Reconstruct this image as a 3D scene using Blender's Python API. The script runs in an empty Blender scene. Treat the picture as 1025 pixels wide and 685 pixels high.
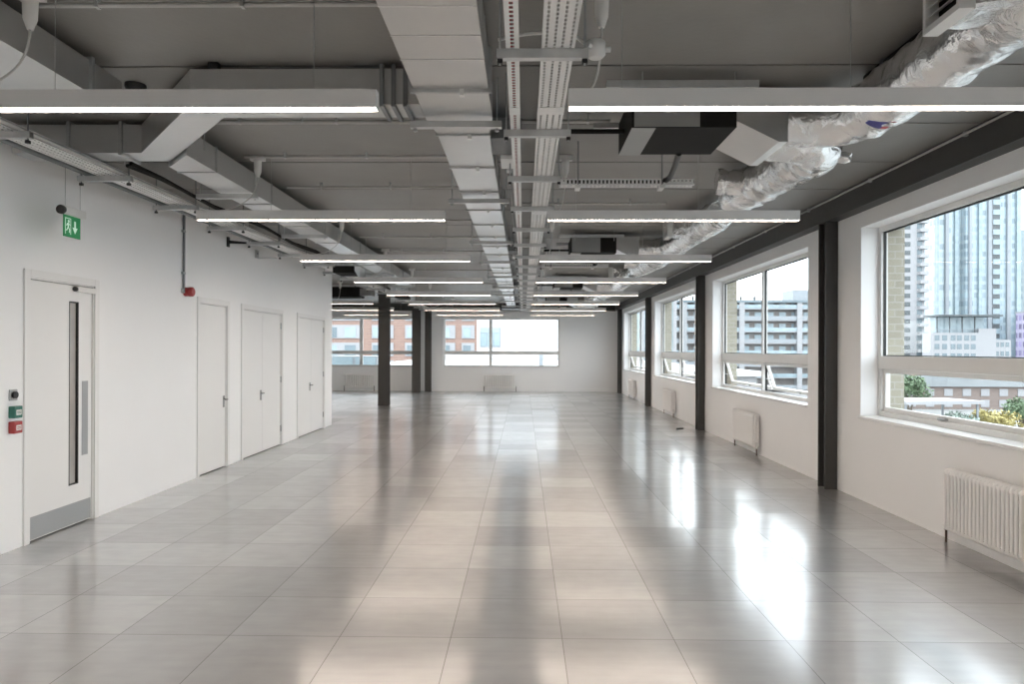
import bpy, math, random
from mathutils import Vector, Matrix
random.seed(7)
SC = bpy.context.scene
COL = SC.collection
PI = math.pi

# ------------------------------------------------------------------ room numbers (metres)
XL, XR = -3.92, 3.52            # left and right wall faces
YB = 26.25                       # back wall face
YF = -4.0                       # wall behind the camera
XFAR = -9.6                     # side wall of the widened end of the room
YEND = 14.45                     # end of the left wall
HC = 3.25                       # ceiling
ZS, ZH = 0.88, 2.84             # window sill and head
ZT0, ZT1 = 1.37, 1.50           # transom
PITCH = 5.8

# ------------------------------------------------------------------ materials
def lin(r, g=None, b=None):
    return (r, r if g is None else g, r if b is None else b, 1.0)

def new_mat(name):
    m = bpy.data.materials.new(name); m.use_nodes = True
    nt = m.node_tree
    return m, nt, nt.nodes['Principled BSDF']

def N(nt, typ, **kw):
    n = nt.nodes.new(typ)
    for k, v in kw.items(): setattr(n, k, v)
    return n

def paint(name, c, rough=0.5, metal=0.0, var=0.06, scale=6.0, bump=0.0, bscale=60.0, spec=0.5, stretch=None):
    """plain surface with a little procedural unevenness"""
    m, nt, b = new_mat(name)
    tc = N(nt, 'ShaderNodeTexCoord')
    no = N(nt, 'ShaderNodeTexNoise'); no.inputs['Scale'].default_value = scale; no.inputs['Detail'].default_value = 4
    src = tc.outputs['Object']
    if stretch:
        mp = N(nt, 'ShaderNodeMapping'); mp.inputs['Scale'].default_value = stretch
        nt.links.new(src, mp.inputs['Vector']); src = mp.outputs['Vector']
    nt.links.new(src, no.inputs['Vector'])
    mx = N(nt, 'ShaderNodeMix', data_type='RGBA')
    lo = tuple(max(0, x * (1 - var)) for x in c[:3]) + (1,); hi = tuple(min(1, x * (1 + var)) for x in c[:3]) + (1,)
    mx.inputs[6].default_value = lo; mx.inputs[7].default_value = hi
    nt.links.new(no.outputs['Fac'], mx.inputs[0]); nt.links.new(mx.outputs[2], b.inputs['Base Color'])
    b.inputs['Roughness'].default_value = rough; b.inputs['Metallic'].default_value = metal
    b.inputs['Specular IOR Level'].default_value = spec
    if bump:
        n2 = N(nt, 'ShaderNodeTexNoise'); n2.inputs['Scale'].default_value = bscale; n2.inputs['Detail'].default_value = 3
        nt.links.new(src, n2.inputs['Vector'])
        bp = N(nt, 'ShaderNodeBump'); bp.inputs['Strength'].default_value = bump; bp.inputs['Distance'].default_value = 0.01
        nt.links.new(n2.outputs['Fac'], bp.inputs['Height']); nt.links.new(bp.outputs['Normal'], b.inputs['Normal'])
    return m

def emit(name, c, s):
    m, nt, b = new_mat(name)
    b.inputs['Base Color'].default_value = tuple(x * .8 for x in c[:3]) + (1,)
    b.inputs['Emission Color'].default_value = c; b.inputs['Emission Strength'].default_value = s
    return m

def glass_mat(name, tint=(.97, .985, .98), refl=0.5):
    m, nt, b = new_mat(name); nt.nodes.remove(b)
    out = nt.nodes['Material Output']
    tr = N(nt, 'ShaderNodeBsdfTransparent'); tr.inputs['Color'].default_value = tint + (1,)
    gl = N(nt, 'ShaderNodeBsdfGlossy'); gl.inputs['Roughness'].default_value = 0.01
    fr = N(nt, 'ShaderNodeFresnel'); fr.inputs['IOR'].default_value = 1.45
    mu = N(nt, 'ShaderNodeMath', operation='MULTIPLY'); mu.inputs[1].default_value = refl
    nt.links.new(fr.outputs[0], mu.inputs[0])
    mx = N(nt, 'ShaderNodeMixShader'); nt.links.new(mu.outputs[0], mx.inputs[0])
    nt.links.new(tr.outputs[0], mx.inputs[1]); nt.links.new(gl.outputs[0], mx.inputs[2])
    nt.links.new(mx.outputs[0], out.inputs['Surface'])
    return m

def brick_mat(name, c1, c2, mortar, scale, axes='xz', bw=0.5, rh=0.25, msize=0.02):
    m, nt, b = new_mat(name)
    tc = N(nt, 'ShaderNodeTexCoord'); se = N(nt, 'ShaderNodeSeparateXYZ'); nt.links.new(tc.outputs['Object'], se.inputs[0])
    ad = N(nt, 'ShaderNodeMath', operation='ADD'); nt.links.new(se.outputs[0], ad.inputs[0]); nt.links.new(se.outputs[1], ad.inputs[1])
    cb = N(nt, 'ShaderNodeCombineXYZ'); nt.links.new(ad.outputs[0], cb.inputs[0]); nt.links.new(se.outputs[2], cb.inputs[1])
    br = N(nt, 'ShaderNodeTexBrick'); nt.links.new(cb.outputs[0], br.inputs['Vector'])
    br.inputs['Color1'].default_value = c1; br.inputs['Color2'].default_value = c2; br.inputs['Mortar'].default_value = mortar
    br.inputs['Scale'].default_value = scale; br.inputs['Mortar Size'].default_value = msize
    br.inputs['Brick Width'].default_value = bw; br.inputs['Row Height'].default_value = rh
    nt.links.new(br.outputs['Color'], b.inputs['Base Color']); b.inputs['Roughness'].default_value = 0.85
    return m

def floor_mat():
    """galvanised raised-floor tiles: 600 mm grid, a tone and a slight tilt of its own per tile"""
    m, nt, b = new_mat('steel_floor_tiles')
    L = nt.links.new
    tc = N(nt, 'ShaderNodeTexCoord')
    mp = N(nt, 'ShaderNodeMapping'); L(tc.outputs['Object'], mp.inputs['Vector'])
    mp.inputs['Location'].default_value = (-0.213 / .6, -0.22 / .6, 0); mp.inputs['Scale'].default_value = (1 / .6, 1 / .6, 0)
    fl = N(nt, 'ShaderNodeVectorMath', operation='FLOOR'); L(mp.outputs[0], fl.inputs[0])
    fr = N(nt, 'ShaderNodeVectorMath', operation='FRACTION'); L(mp.outputs[0], fr.inputs[0])
    wn = N(nt, 'ShaderNodeTexWhiteNoise', noise_dimensions='2D'); L(fl.outputs[0], wn.inputs['Vector'])
    se = N(nt, 'ShaderNodeSeparateXYZ'); L(fr.outputs[0], se.inputs[0])
    def edge(o):
        a = N(nt, 'ShaderNodeMath', operation='SUBTRACT'); a.inputs[1].default_value = .5; L(o, a.inputs[0])
        c = N(nt, 'ShaderNodeMath', operation='ABSOLUTE'); L(a.outputs[0], c.inputs[0]); return c.outputs[0]
    mxm = N(nt, 'ShaderNodeMath', operation='MAXIMUM'); L(edge(se.outputs[0]), mxm.inputs[0]); L(edge(se.outputs[1]), mxm.inputs[1])
    jt = N(nt, 'ShaderNodeMath', operation='GREATER_THAN'); jt.inputs[1].default_value = 0.4966; L(mxm.outputs[0], jt.inputs[0])
    # streaky rolled-steel unevenness
    mp2 = N(nt, 'ShaderNodeMapping'); mp2.inputs['Scale'].default_value = (1.2, 9, 1); L(tc.outputs['Object'], mp2.inputs['Vector'])
    n1 = N(nt, 'ShaderNodeTexNoise'); n1.inputs['Scale'].default_value = 2.0; n1.inputs['Detail'].default_value = 2; L(mp2.outputs[0], n1.inputs['Vector'])
    n2 = N(nt, 'ShaderNodeTexNoise'); n2.inputs['Scale'].default_value = 6.0; n2.inputs['Detail'].default_value = 2; L(tc.outputs['Object'], n2.inputs['Vector'])
    r1 = N(nt, 'ShaderNodeMapRange'); r1.inputs['To Min'].default_value = FLOOR_LO; r1.inputs['To Max'].default_value = FLOOR_HI; L(wn.outputs['Value'], r1.inputs['Value'])
    s1 = N(nt, 'ShaderNodeMapRange'); s1.inputs['To Min'].default_value = .93; s1.inputs['To Max'].default_value = 1.07; L(n1.outputs['Fac'], s1.inputs['Value'])
    s2 = N(nt, 'ShaderNodeMapRange'); s2.inputs['To Min'].default_value = .92; s2.inputs['To Max'].default_value = 1.08; L(n2.outputs['Fac'], s2.inputs['Value'])
    m1 = N(nt, 'ShaderNodeMath', operation='MULTIPLY'); L(r1.outputs[0], m1.inputs[0]); L(s1.outputs[0], m1.inputs[1])
    m2 = N(nt, 'ShaderNodeMath', operation='MULTIPLY'); L(m1.outputs[0], m2.inputs[0]); L(s2.outputs[0], m2.inputs[1])
    cc = N(nt, 'ShaderNodeCombineColor'); L(m2.outputs[0], cc.inputs[0]); L(m2.outputs[0], cc.inputs[1]); L(m2.outputs[0], cc.inputs[2])
    mix = N(nt, 'ShaderNodeMix', data_type='RGBA'); L(jt.outputs[0], mix.inputs[0]); L(cc.outputs[0], mix.inputs[6]); mix.inputs[7].default_value = lin(.22, .215, .21)
    rr = N(nt, 'ShaderNodeMapRange'); rr.inputs['To Min'].default_value = FLOOR_R0; rr.inputs['To Max'].default_value = FLOOR_R1; L(n1.outputs['Fac'], rr.inputs['Value'])
    ra = N(nt, 'ShaderNodeMapRange'); ra.inputs['To Min'].default_value = -.01; ra.inputs['To Max'].default_value = .012; L(wn.outputs['Value'], ra.inputs['Value'])
    rs = N(nt, 'ShaderNodeMath', operation='ADD'); L(rr.outputs[0], rs.inputs[0]); L(ra.outputs[0], rs.inputs[1]); 
    # per-tile tilt
    ge = N(nt, 'ShaderNodeNewGeometry')
    sb = N(nt, 'ShaderNodeVectorMath', operation='SUBTRACT'); sb.inputs[1].default_value = (.5, .5, .5); L(wn.outputs['Color'], sb.inputs[0])
    sc = N(nt, 'ShaderNodeVectorMath', operation='MULTIPLY'); sc.inputs[1].default_value = (.008, .02, 0); L(sb.outputs[0], sc.inputs[0])
    ad = N(nt, 'ShaderNodeVectorMath', operation='ADD'); L(ge.outputs['Normal'], ad.inputs[0]); L(sc.outputs[0], ad.inputs[1])
    nn = N(nt, 'ShaderNodeVectorMath', operation='NORMALIZE'); L(ad.outputs[0], nn.inputs[0]); 
    # zinc: a dull body under a sheen that strengthens towards grazing
    df = N(nt, 'ShaderNodeBsdfDiffuse'); gl = N(nt, 'ShaderNodeBsdfGlossy'); ms = N(nt, 'ShaderNodeMixShader')
    br = N(nt, 'ShaderNodeMix', data_type='RGBA', blend_type='MULTIPLY'); br.inputs[0].default_value = 1; br.inputs[7].default_value = lin(1.84, 1.84, 1.84)
    L(mix.outputs[2], br.inputs[6]); L(br.outputs[2], gl.inputs['Color']); L(mix.outputs[2], df.inputs['Color'])
    L(rs.outputs[0], gl.inputs['Roughness']); L(nn.outputs[0], gl.inputs['Normal'])
    lw = N(nt, 'ShaderNodeLayerWeight'); lw.inputs['Blend'].default_value = .5
    fr2 = N(nt, 'ShaderNodeMapRange'); fr2.inputs['From Min'].default_value = .55; fr2.inputs['From Max'].default_value = .93
    fr2.inputs['To Min'].default_value = .39; fr2.inputs['To Max'].default_value = .94; L(lw.outputs['Facing'], fr2.inputs['Value'])
    gs = N(nt, 'ShaderNodeBsdfGlossy'); L(br.outputs[2], gs.inputs['Color']); L(nn.outputs[0], gs.inputs['Normal'])
    rq = N(nt, 'ShaderNodeMath', operation='MULTIPLY'); rq.inputs[1].default_value = .52; L(rs.outputs[0], rq.inputs[0]); L(rq.outputs[0], gs.inputs['Roughness'])
    mg = N(nt, 'ShaderNodeMixShader'); mg.inputs[0].default_value = .64; L(gl.outputs[0], mg.inputs[1]); L(gs.outputs[0], mg.inputs[2])
    L(fr2.outputs[0], ms.inputs[0]); L(df.outputs[0], ms.inputs[1]); L(mg.outputs[0], ms.inputs[2])
    nt.nodes.remove(b); L(ms.outputs[0], nt.nodes['Material Output'].inputs['Surface'])
    return m

FLOOR_LO, FLOOR_HI, FLOOR_R0, FLOOR_R1, FLOOR_METAL = .39, .465, .292, .30, .68

def foil_mat():
    m, nt, b = new_mat('crinkled_foil'); L = nt.links.new
    tc = N(nt, 'ShaderNodeTexCoord')
    vo = N(nt, 'ShaderNodeTexVoronoi'); vo.inputs['Scale'].default_value = 9; L(tc.outputs['Object'], vo.inputs['Vector'])
    no = N(nt, 'ShaderNodeTexNoise'); no.inputs['Scale'].default_value = 11; no.inputs['Detail'].default_value = 4; no.inputs['Distortion'].default_value = .8
    L(tc.outputs['Object'], no.inputs['Vector'])
    ad = N(nt, 'ShaderNodeMath', operation='ADD'); L(vo.outputs['Distance'], ad.inputs[0]); L(no.outputs['Fac'], ad.inputs[1])
    bp = N(nt, 'ShaderNodeBump'); bp.inputs['Strength'].default_value = .45; bp.inputs['Distance'].default_value = .03
    L(ad.outputs[0], bp.inputs['Height']); L(bp.outputs[0], b.inputs['Normal'])
    b.inputs['Base Color'].default_value = lin(.9, .9, .9); b.inputs['Metallic'].default_value = 1; b.inputs['Roughness'].default_value = .22
    return m

def facade_mat(name, c_wall, c_glass, ux, uz, fx, fz, gloss=.25, jitter=.5):
    """a continuous curtain wall: grid of panes, each of its own tone"""
    m, nt, b = new_mat(name); L = nt.links.new
    tc = N(nt, 'ShaderNodeTexCoord'); se = N(nt, 'ShaderNodeSeparateXYZ'); L(tc.outputs['Object'], se.inputs[0])
    ad = N(nt, 'ShaderNodeMath', operation='ADD'); L(se.outputs[0], ad.inputs[0]); L(se.outputs[1], ad.inputs[1])
    du = N(nt, 'ShaderNodeMath', operation='DIVIDE'); du.inputs[1].default_value = ux; L(ad.outputs[0], du.inputs[0])
    dv = N(nt, 'ShaderNodeMath', operation='DIVIDE'); dv.inputs[1].default_value = uz; L(se.outputs[2], dv.inputs[0])
    cb = N(nt, 'ShaderNodeCombineXYZ'); L(du.outputs[0], cb.inputs[0]); L(dv.outputs[0], cb.inputs[1])
    fl = N(nt, 'ShaderNodeVectorMath', operation='FLOOR'); L(cb.outputs[0], fl.inputs[0])
    fr = N(nt, 'ShaderNodeVectorMath', operation='FRACTION'); L(cb.outputs[0], fr.inputs[0])
    wn = N(nt, 'ShaderNodeTexWhiteNoise', noise_dimensions='2D'); L(fl.outputs[0], wn.inputs['Vector'])
    s2 = N(nt, 'ShaderNodeSeparateXYZ'); L(fr.outputs[0], s2.inputs[0])
    a = N(nt, 'ShaderNodeMath', operation='LESS_THAN'); a.inputs[1].default_value = fx; L(s2.outputs[0], a.inputs[0])
    c = N(nt, 'ShaderNodeMath', operation='LESS_THAN'); c.inputs[1].default_value = fz; L(s2.outputs[1], c.inputs[0])
    an = N(nt, 'ShaderNodeMath', operation='MULTIPLY'); L(a.outputs[0], an.inputs[0]); L(c.outputs[0], an.inputs[1])
    tone = N(nt, 'ShaderNodeMix', data_type='RGBA')
    tone.inputs[6].default_value = tuple(x * (1 - jitter) for x in c_glass[:3]) + (1,)
    tone.inputs[7].default_value = tuple(min(1, x * (1 + jitter)) for x in c_glass[:3]) + (1,)
    L(wn.outputs['Value'], tone.inputs[0])
    mx = N(nt, 'ShaderNodeMix', data_type='RGBA'); L(an.outputs[0], mx.inputs[0]); mx.inputs[6].default_value = c_wall; L(tone.outputs[2], mx.inputs[7])
    L(mx.outputs[2], b.inputs['Base Color']); b.inputs['Roughness'].default_value = gloss
    return m

M = {}
M['plaster'] = paint('white_wall_paint', lin(.86, .86, .86), .6, var=.015, scale=2, bump=.02, bscale=90, spec=.3)
M['ceil'] = paint('grey_painted_concrete', lin(.245, .237, .221), .45, var=.12, scale=3, bump=.15, bscale=25, spec=.5)
M['charcoal'] = paint('charcoal_steel_paint', lin(.05, .049, .047), .45, var=.1)
M['charcoal2'] = paint('charcoal_column_paint', lin(.062, .058, .054), .5, var=.1)
M['door'] = paint('white_door_paint', lin(.79, .785, .775), .42, var=.01)
M['frame'] = paint('white_window_frame', lin(.74, .735, .72), .35, var=.02)
M['sill'] = paint('white_gloss_sill', lin(.86), .25, var=.02)
M['gasket'] = paint('black_rubber_gasket', lin(.02), .6)
M['glass'] = glass_mat('window_glass', refl=.05)
M['doorglass'] = paint('dark_vision_glass', lin(.46, .43, .40), .1, metal=.15, var=.3, scale=2.5)
M['steel'] = paint('brushed_stainless', lin(.42, .42, .415), .32, metal=.9, var=.08, stretch=(1, 40, 40))
M['chrome'] = paint('satin_chrome', lin(.45), .25, metal=1)
M['galv'] = paint('galvanised_steel', lin(.52, .53, .53), .42, metal=.75, var=.18, scale=14)
M['duct'] = paint('galvanised_duct_sheet', lin(.62, .625, .625), .30, metal=.92, var=.04, scale=7)
M['galvdark'] = paint('dull_galvanised_steel', lin(.22, .23, .235), .5, metal=.6, var=.15)
M['strut'] = paint('bright_strut_channel', lin(.6, .61, .61), .38, metal=.7, var=.12, scale=20)
M['conduit'] = paint('grey_conduit', lin(.46, .455, .44), .35, metal=.4, var=.1)
M['tray'] = paint('pregalvanised_tray', lin(.78, .78, .77), .5, metal=.25, var=.08)
M['black'] = paint('black_insulation_foam', lin(.017, .016, .015), .8, var=.2, spec=.2)
M['blackplastic'] = paint('black_plastic', lin(.015), .4)
M['fcugrey'] = paint('grey_casing_sheet', lin(.33, .335, .33), .45, metal=.4, var=.08)
M['foil'] = foil_mat()
M['pendant'] = paint('pendant_grey_lacquer', lin(.66, .65, .64), .4, metal=.0, var=.03)
M['led'] = emit('led_diffuser', (1, .84, .71, 1), 30.0)
M['white'] = paint('white_plastic', lin(.75, .74, .72), .4, var=.03)
M['cable'] = paint('grey_white_cable', lin(.55, .54, .52), .5)
M['rad'] = paint('white_radiator_enamel', lin(.92, .91, .90), .3, var=.02)
M['pipe'] = paint('dark_copper_tail', lin(.09, .06, .045), .4, metal=.6)
M['red'] = paint('red_plastic', lin(.36, .035, .035), .35)
M['callred'] = paint('red_callpoint', lin(.36, .045, .045), .35)
M['green'] = paint('green_callpoint', lin(.03, .15, .115), .35)
M['exitgreen'] = emit('lit_green_sign', (.02, .30, .10, 1), .1)
M['exitwhite'] = emit('lit_white_symbol', (.65, .9, .75, 1), .22)
M['acrylic'] = glass_mat('clear_acrylic', (.75, .9, .8), 1.0)
M['floor'] = floor_mat()
M['brickpale'] = brick_mat('pale_yellow_stock_brick', lin(.31, .285, .225), lin(.265, .243, .195), lin(.34, .325, .29), 3.3)
M['outwall'] = brick_mat('red_brick', lin(.27, .165, .13), lin(.23, .14, .115), lin(.3, .25, .22), 1.0)
M['outwhite'] = paint('white_render', lin(.29, .29, .30), .7, var=.06, scale=.5)
M['outgrey'] = paint('grey_cladding', lin(.24, .26, .28), .5, var=.12, scale=.3)
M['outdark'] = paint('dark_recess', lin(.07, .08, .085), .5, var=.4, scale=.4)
M['outglass'] = paint('blue_grey_window', lin(.12, .155, .175), .12, var=.4, scale=.3)
M['outglasslight'] = paint('pale_blue_window', lin(.24, .30, .33), .12, var=.35, scale=.6)
M['purple'] = facade_mat('purple_cladding', lin(.34, .31, .42), lin(.2, .17, .3), 2.0, 3.0, .7, .6, .5)
M['curtain'] = facade_mat('pale_curtain_wall', lin(.34, .40, .42), lin(.29, .355, .385), 2.4, 3.0, .72, .66, .25, .25)
M['curtain2'] = facade_mat('blue_curtain_wall', lin(.31, .37, .40), lin(.25, .315, .355), 1.5, 3.0, .8, .6, .2, .25)
M['aptwall'] = brick_mat('grey_brown_brick', lin(.20, .18, .17), lin(.17, .155, .15), lin(.22, .21, .2), 1.0)
M['dullbrick'] = brick_mat('dull_brown_brick', lin(.20, .15, .13), lin(.17, .13, .115), lin(.2, .18, .17), 1.0)
M['ribbed'] = facade_mat('white_ribbed_cladding', lin(.50, .50, .505), lin(.46, .46, .465), .6, 50, .5, 1.1, .6, .02)
M['roofmem'] = paint('white_roof_membrane', lin(.45, .45, .45), .6, var=.05, scale=.6)
M['ground'] = paint('tarmac_and_paving', lin(.20, .20, .195), .9, var=.25, scale=.15)
M['leaf'] = paint('green_leaves', lin(.10, .15, .08), .6, var=.5, scale=3)
M['leafpale'] = paint('grey_green_leaves', lin(.24, .29, .25), .6, var=.4, scale=3)
M['leafyellow'] = paint('yellow_blossom', lin(.34, .29, .11), .6, var=.3, scale=3)
M['leafpink'] = paint('pale_pink_blossom', lin(.5, .36, .33), .6, var=.3, scale=3)
M['bark'] = paint('bark', lin(.09, .07, .05), .9, var=.3)
M['sticker_blue'] = paint('blue_print', lin(.04, .04, .25), .5)
M['sticker_red'] = paint('red_print', lin(.45, .05, .06), .5)

# ------------------------------------------------------------------ mesh builder (world coordinates in, parented objects out)
def wloc(o):
    v = Vector((0, 0, 0))
    while o is not None:
        v += o.location; o = o.parent
    return v

class MB:
    def __init__(self): self.v = []; self.f = []; self.smooth = []
    def add(self, vs, fs, smooth=False):
        n = len(self.v); self.v += [Vector(p) for p in vs]
        self.f += [tuple(i + n for i in f) for f in fs]; self.smooth += [smooth] * len(fs); return self
    def box(self, x0, x1, y0, y1, z0, z1):
        if x0 > x1: x0, x1 = x1, x0
        if y0 > y1: y0, y1 = y1, y0
        if z0 > z1: z0, z1 = z1, z0
        vs = [(x0, y0, z0), (x1, y0, z0), (x1, y1, z0), (x0, y1, z0), (x0, y0, z1), (x1, y0, z1), (x1, y1, z1), (x0, y1, z1)]
        return self.add(vs, [(0, 3, 2, 1), (4, 5, 6, 7), (0, 1, 5, 4), (1, 2, 6, 5), (2, 3, 7, 6), (3, 0, 4, 7)])
    def hexa(self, vs):      # 8 corners, same order as box
        return self.add(vs, [(0, 3, 2, 1), (4, 5, 6, 7), (0, 1, 5, 4), (1, 2, 6, 5), (2, 3, 7, 6), (3, 0, 4, 7)])
    def prism(self, poly, axis, a, b):     # polygon in the two other axes, extruded along axis
        def P(p, t):
            return {'x': (t, p[0], p[1]), 'y': (p[0], t, p[1]), 'z': (p[0], p[1], t)}[axis]
        n = len(poly)
        vs = [P(p, a) for p in poly] + [P(p, b) for p in poly]
        fs = [tuple(range(n)), tuple(range(2 * n - 1, n - 1, -1))] + [(i, i + n, (i + 1) % n + n, (i + 1) % n) for i in range(n)]
        return self.add(vs, fs)
    def tube(self, pts, r, seg=10, cap=True, radii=None):
        pts = [Vector(p) for p in pts]; n = len(pts)
        tang = []
        for i in range(n):
            a = pts[max(i - 1, 0)]; b = pts[min(i + 1, n - 1)]; tang.append((b - a).normalized())
        up = Vector((0, 0, 1)) if abs(tang[0].z) < .9 else Vector((1, 0, 0))
        u = tang[0].cross(up).normalized(); vs = []
        for i in range(n):
            t = tang[i]; u = (u - t * u.dot(t)).normalized(); w = t.cross(u)
            rr = radii[i] if radii else r
            for k in range(seg):
                a = 2 * PI * k / seg; vs.append(pts[i] + (u * math.cos(a) + w * math.sin(a)) * rr)
        fs = []
        for i in range(n - 1):
            for k in range(seg):
                k2 = (k + 1) % seg
                fs.append((i * seg + k, i * seg + k2, (i + 1) * seg + k2, (i + 1) * seg + k))
        self.add(vs, fs, True)
        if cap:
            self.add(vs[:seg], [tuple(range(seg - 1, -1, -1))]); self.add(vs[-seg:], [tuple(range(seg))])
        return self
    def cyl(self, a, b, r, seg=14): return self.tube([a, b], r, seg)
    def channel(self, a, b, w=.041, h=.041, t=.004):
        """strut channel lying along x or y, open side up"""
        a = Vector(a); b = Vector(b)
        if abs(b.x - a.x) > abs(b.y - a.y):
            y = a.y; z = a.z
            self.box(a.x, b.x, y - w / 2, y + w / 2, z, z + t); self.box(a.x, b.x, y - w / 2, y - w / 2 + t, z + t, z + h); self.box(a.x, b.x, y + w / 2 - t, y + w / 2, z + t, z + h)
        else:
            x = a.x; z = a.z
            self.box(x - w / 2, x + w / 2, a.y, b.y, z, z + t); self.box(x - w / 2, x - w / 2 + t, a.y, b.y, z + t, z + h); self.box(x + w / 2 - t, x + w / 2, a.y, b.y, z + t, z + h)
        return self
    def build(self, name, mat, parent=None, bevel=0, seg=2):
        me = bpy.data.meshes.new(name)
        if parent is not None:
            off = wloc(parent)
        else:
            xs = [p.x for p in self.v]; ys = [p.y for p in self.v]; zs = [p.z for p in self.v]
            off = Vector(((min(xs) + max(xs)) / 2, (min(ys) + max(ys)) / 2, min(zs)))
        me.from_pydata([tuple(p - off) for p in self.v], [], self.f)
        for p, s in zip(me.polygons, self.smooth): p.use_smooth = s
        me.materials.append(mat); me.update()
        o = bpy.data.objects.new(name, me); COL.objects.link(o)
        if parent is None: o.location = off
        else: o.parent = parent
        if bevel:
            bv = o.modifiers.new('edge', 'BEVEL'); bv.width = bevel; bv.segments = seg; bv.limit_method = 'ANGLE'
        return o

def tag(o, label=None, cat=None, group=None, kind=None):
    if label: o['label'] = label
    if cat: o['category'] = cat
    if group: o['group'] = group
    if kind: o['kind'] = kind
    return o

def empty(name, loc, label=None, cat=None, group=None, kind=None):
    o = bpy.data.objects.new(name, None); COL.objects.link(o); o.location = loc; o.empty_display_size = .1
    return tag(o, label, cat, group, kind)

def copy_tree(o, parent=None):
    c = o.copy(); COL.objects.link(c)
    if parent is not None: c.parent = parent
    for ch in list(o.children): copy_tree(ch, c)
    return c

ORD = ['first', 'second', 'third', 'fourth', 'fifth', 'sixth', 'seventh', 'eighth', 'ninth', 'tenth', 'eleventh', 'twelfth', 'thirteenth',
       'fourteenth', 'fifteenth', 'sixteenth', 'seventeenth', 'eighteenth', 'nineteenth', 'twentieth', 'twenty-first', 'twenty-second', 'twenty-third']

# ================================================================== SETTING
def S(o, label=None): return tag(o, label=label, kind='structure')
S(MB().box(XFAR, XR + .2, YF, YB + .2, -.12, 0).build('floor', M['floor']), 'grey galvanised steel raised floor tiles, polished and reflective')
# floor object sits at its own origin; keep its pattern in world metres
fo = bpy.data.objects['floor']; off = fo.location.copy()
for v in fo.data.vertices: v.co += off
fo.location = (0, 0, 0)
# ceiling of 1.09 m planks with open joints under a slab
c = MB(); y = 4.24 - 1.09 * 8 + .006
while y < YB + .3:
    c.box(XFAR, XR + .45, max(y, YF - .2), y + 1.09 - .022, HC, HC + .06); y += 1.09
c.box(XFAR, XR + .45, YF - .2, YB + .45, HC + .06, HC + .2)
S(c.build('ceiling', M['ceil']), 'dark grey concrete plank ceiling with crosswise joints')

# left wall with four door openings
DOORS = [(5.538, 6.425), (8.49, 9.33), (9.82, 11.44), (12.25, 13.88)]     # openings along y
DH = 2.135
w = MB(); last = YF
for a, b_ in DOORS:
    w.box(XL - .16, XL, last, a, 0, HC); w.box(XL - .16, XL, a, b_, DH, HC); last = b_
w.box(XL - .16, XL, last, YEND, 0, HC)
S(w.build('wall_left', M['plaster']), 'white painted left wall with four white doors')
S(MB().box(XFAR - .16, XL - .16, YEND - .16, YEND, 0, HC).build('wall_return', M['plaster']))
S(MB().box(XFAR - .16, XFAR, YEND, YB + .2, 0, HC).build('wall_side', M['plaster']))
S(MB().box(XL - .16, XR + .45, YF - .2, YF, 0, HC).build('wall_rear', M['plaster']))

# right wall: plaster leaf and outer brick leaf around five window openings
WIN = [(3.04 + PITCH * k, 7.46 + PITCH * k) for k in (-1, 0, 1, 2, 3)]
def pierced(mb, x0, x1, gaps, z0, z1, ya, yb, zlo, zhi):
    last = ya
    for a, b_ in gaps:
        mb.box(x0, x1, last, a, zlo, zhi); mb.box(x0, x1, a, b_, zlo, z0); mb.box(x0, x1, a, b_, z1, zhi); last = b_
    mb.box(x0, x1, last, yb, zlo, zhi)
w = MB(); pierced(w, XR, XR + .20, WIN, ZS - .03, ZH, YF, YB + .2, 0, HC); S(w.build('wall_right', M['plaster']), 'white painted window wall on the right')
w = MB(); pierced(w, XR + .20, XR + .45, [(a + .0, b_ - .0) for a, b_ in WIN], ZS - .06, ZH + .02, YF, YB + .45, -9, HC + .3)
S(w.build('wall_outside', M['brickpale']), 'pale yellow brick outer face of the window wall')
BWIN = [(-8.25, -4.08), (-2.97, 1.34)]
w = MB(); last = XFAR
for a, b_ in BWIN:
    w.box(last, a, YB, YB + .2, 0, HC); w.box(a, b_, YB, YB + .2, 0, .90); w.box(a, b_, YB, YB + .2, 2.72, HC); last = b_
w.box(last, XR, YB, YB + .2, 0, HC)
S(w.build('wall_back', M['plaster']), 'white far wall with two wide windows')
w = MB(); last = XFAR
for a, b_ in BWIN:
    w.box(last, a, YB + .2, YB + .45, -9, HC + .3); w.box(a, b_, YB + .2, YB + .45, -9, .87); w.box(a, b_, YB + .2, YB + .45, 2.74, HC + .3); last = b_
w.box(last, XR + .2, YB + .2, YB + .45, -9, HC + .3)
S(w.build('wall_outside_back', M['brickpale']))

# steel beams along the window wall and the far wall (I-sections)
b = MB(); b.box(3.40, 3.415, YF, YB, 3.0, HC); b.box(3.37, XR, YF, YB, 3.0, 3.014); b.box(3.415, XR, YF, YB, 3.014, HC)
S(b.build('trim_1', M['charcoal']), 'charcoal steel beam above the right-hand windows')
b = MB(); b.box(XFAR, 3.37, YB - .13, YB, 2.98, HC)
S(b.build('trim_2', M['charcoal']), 'charcoal steel beam above the far windows')
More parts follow.
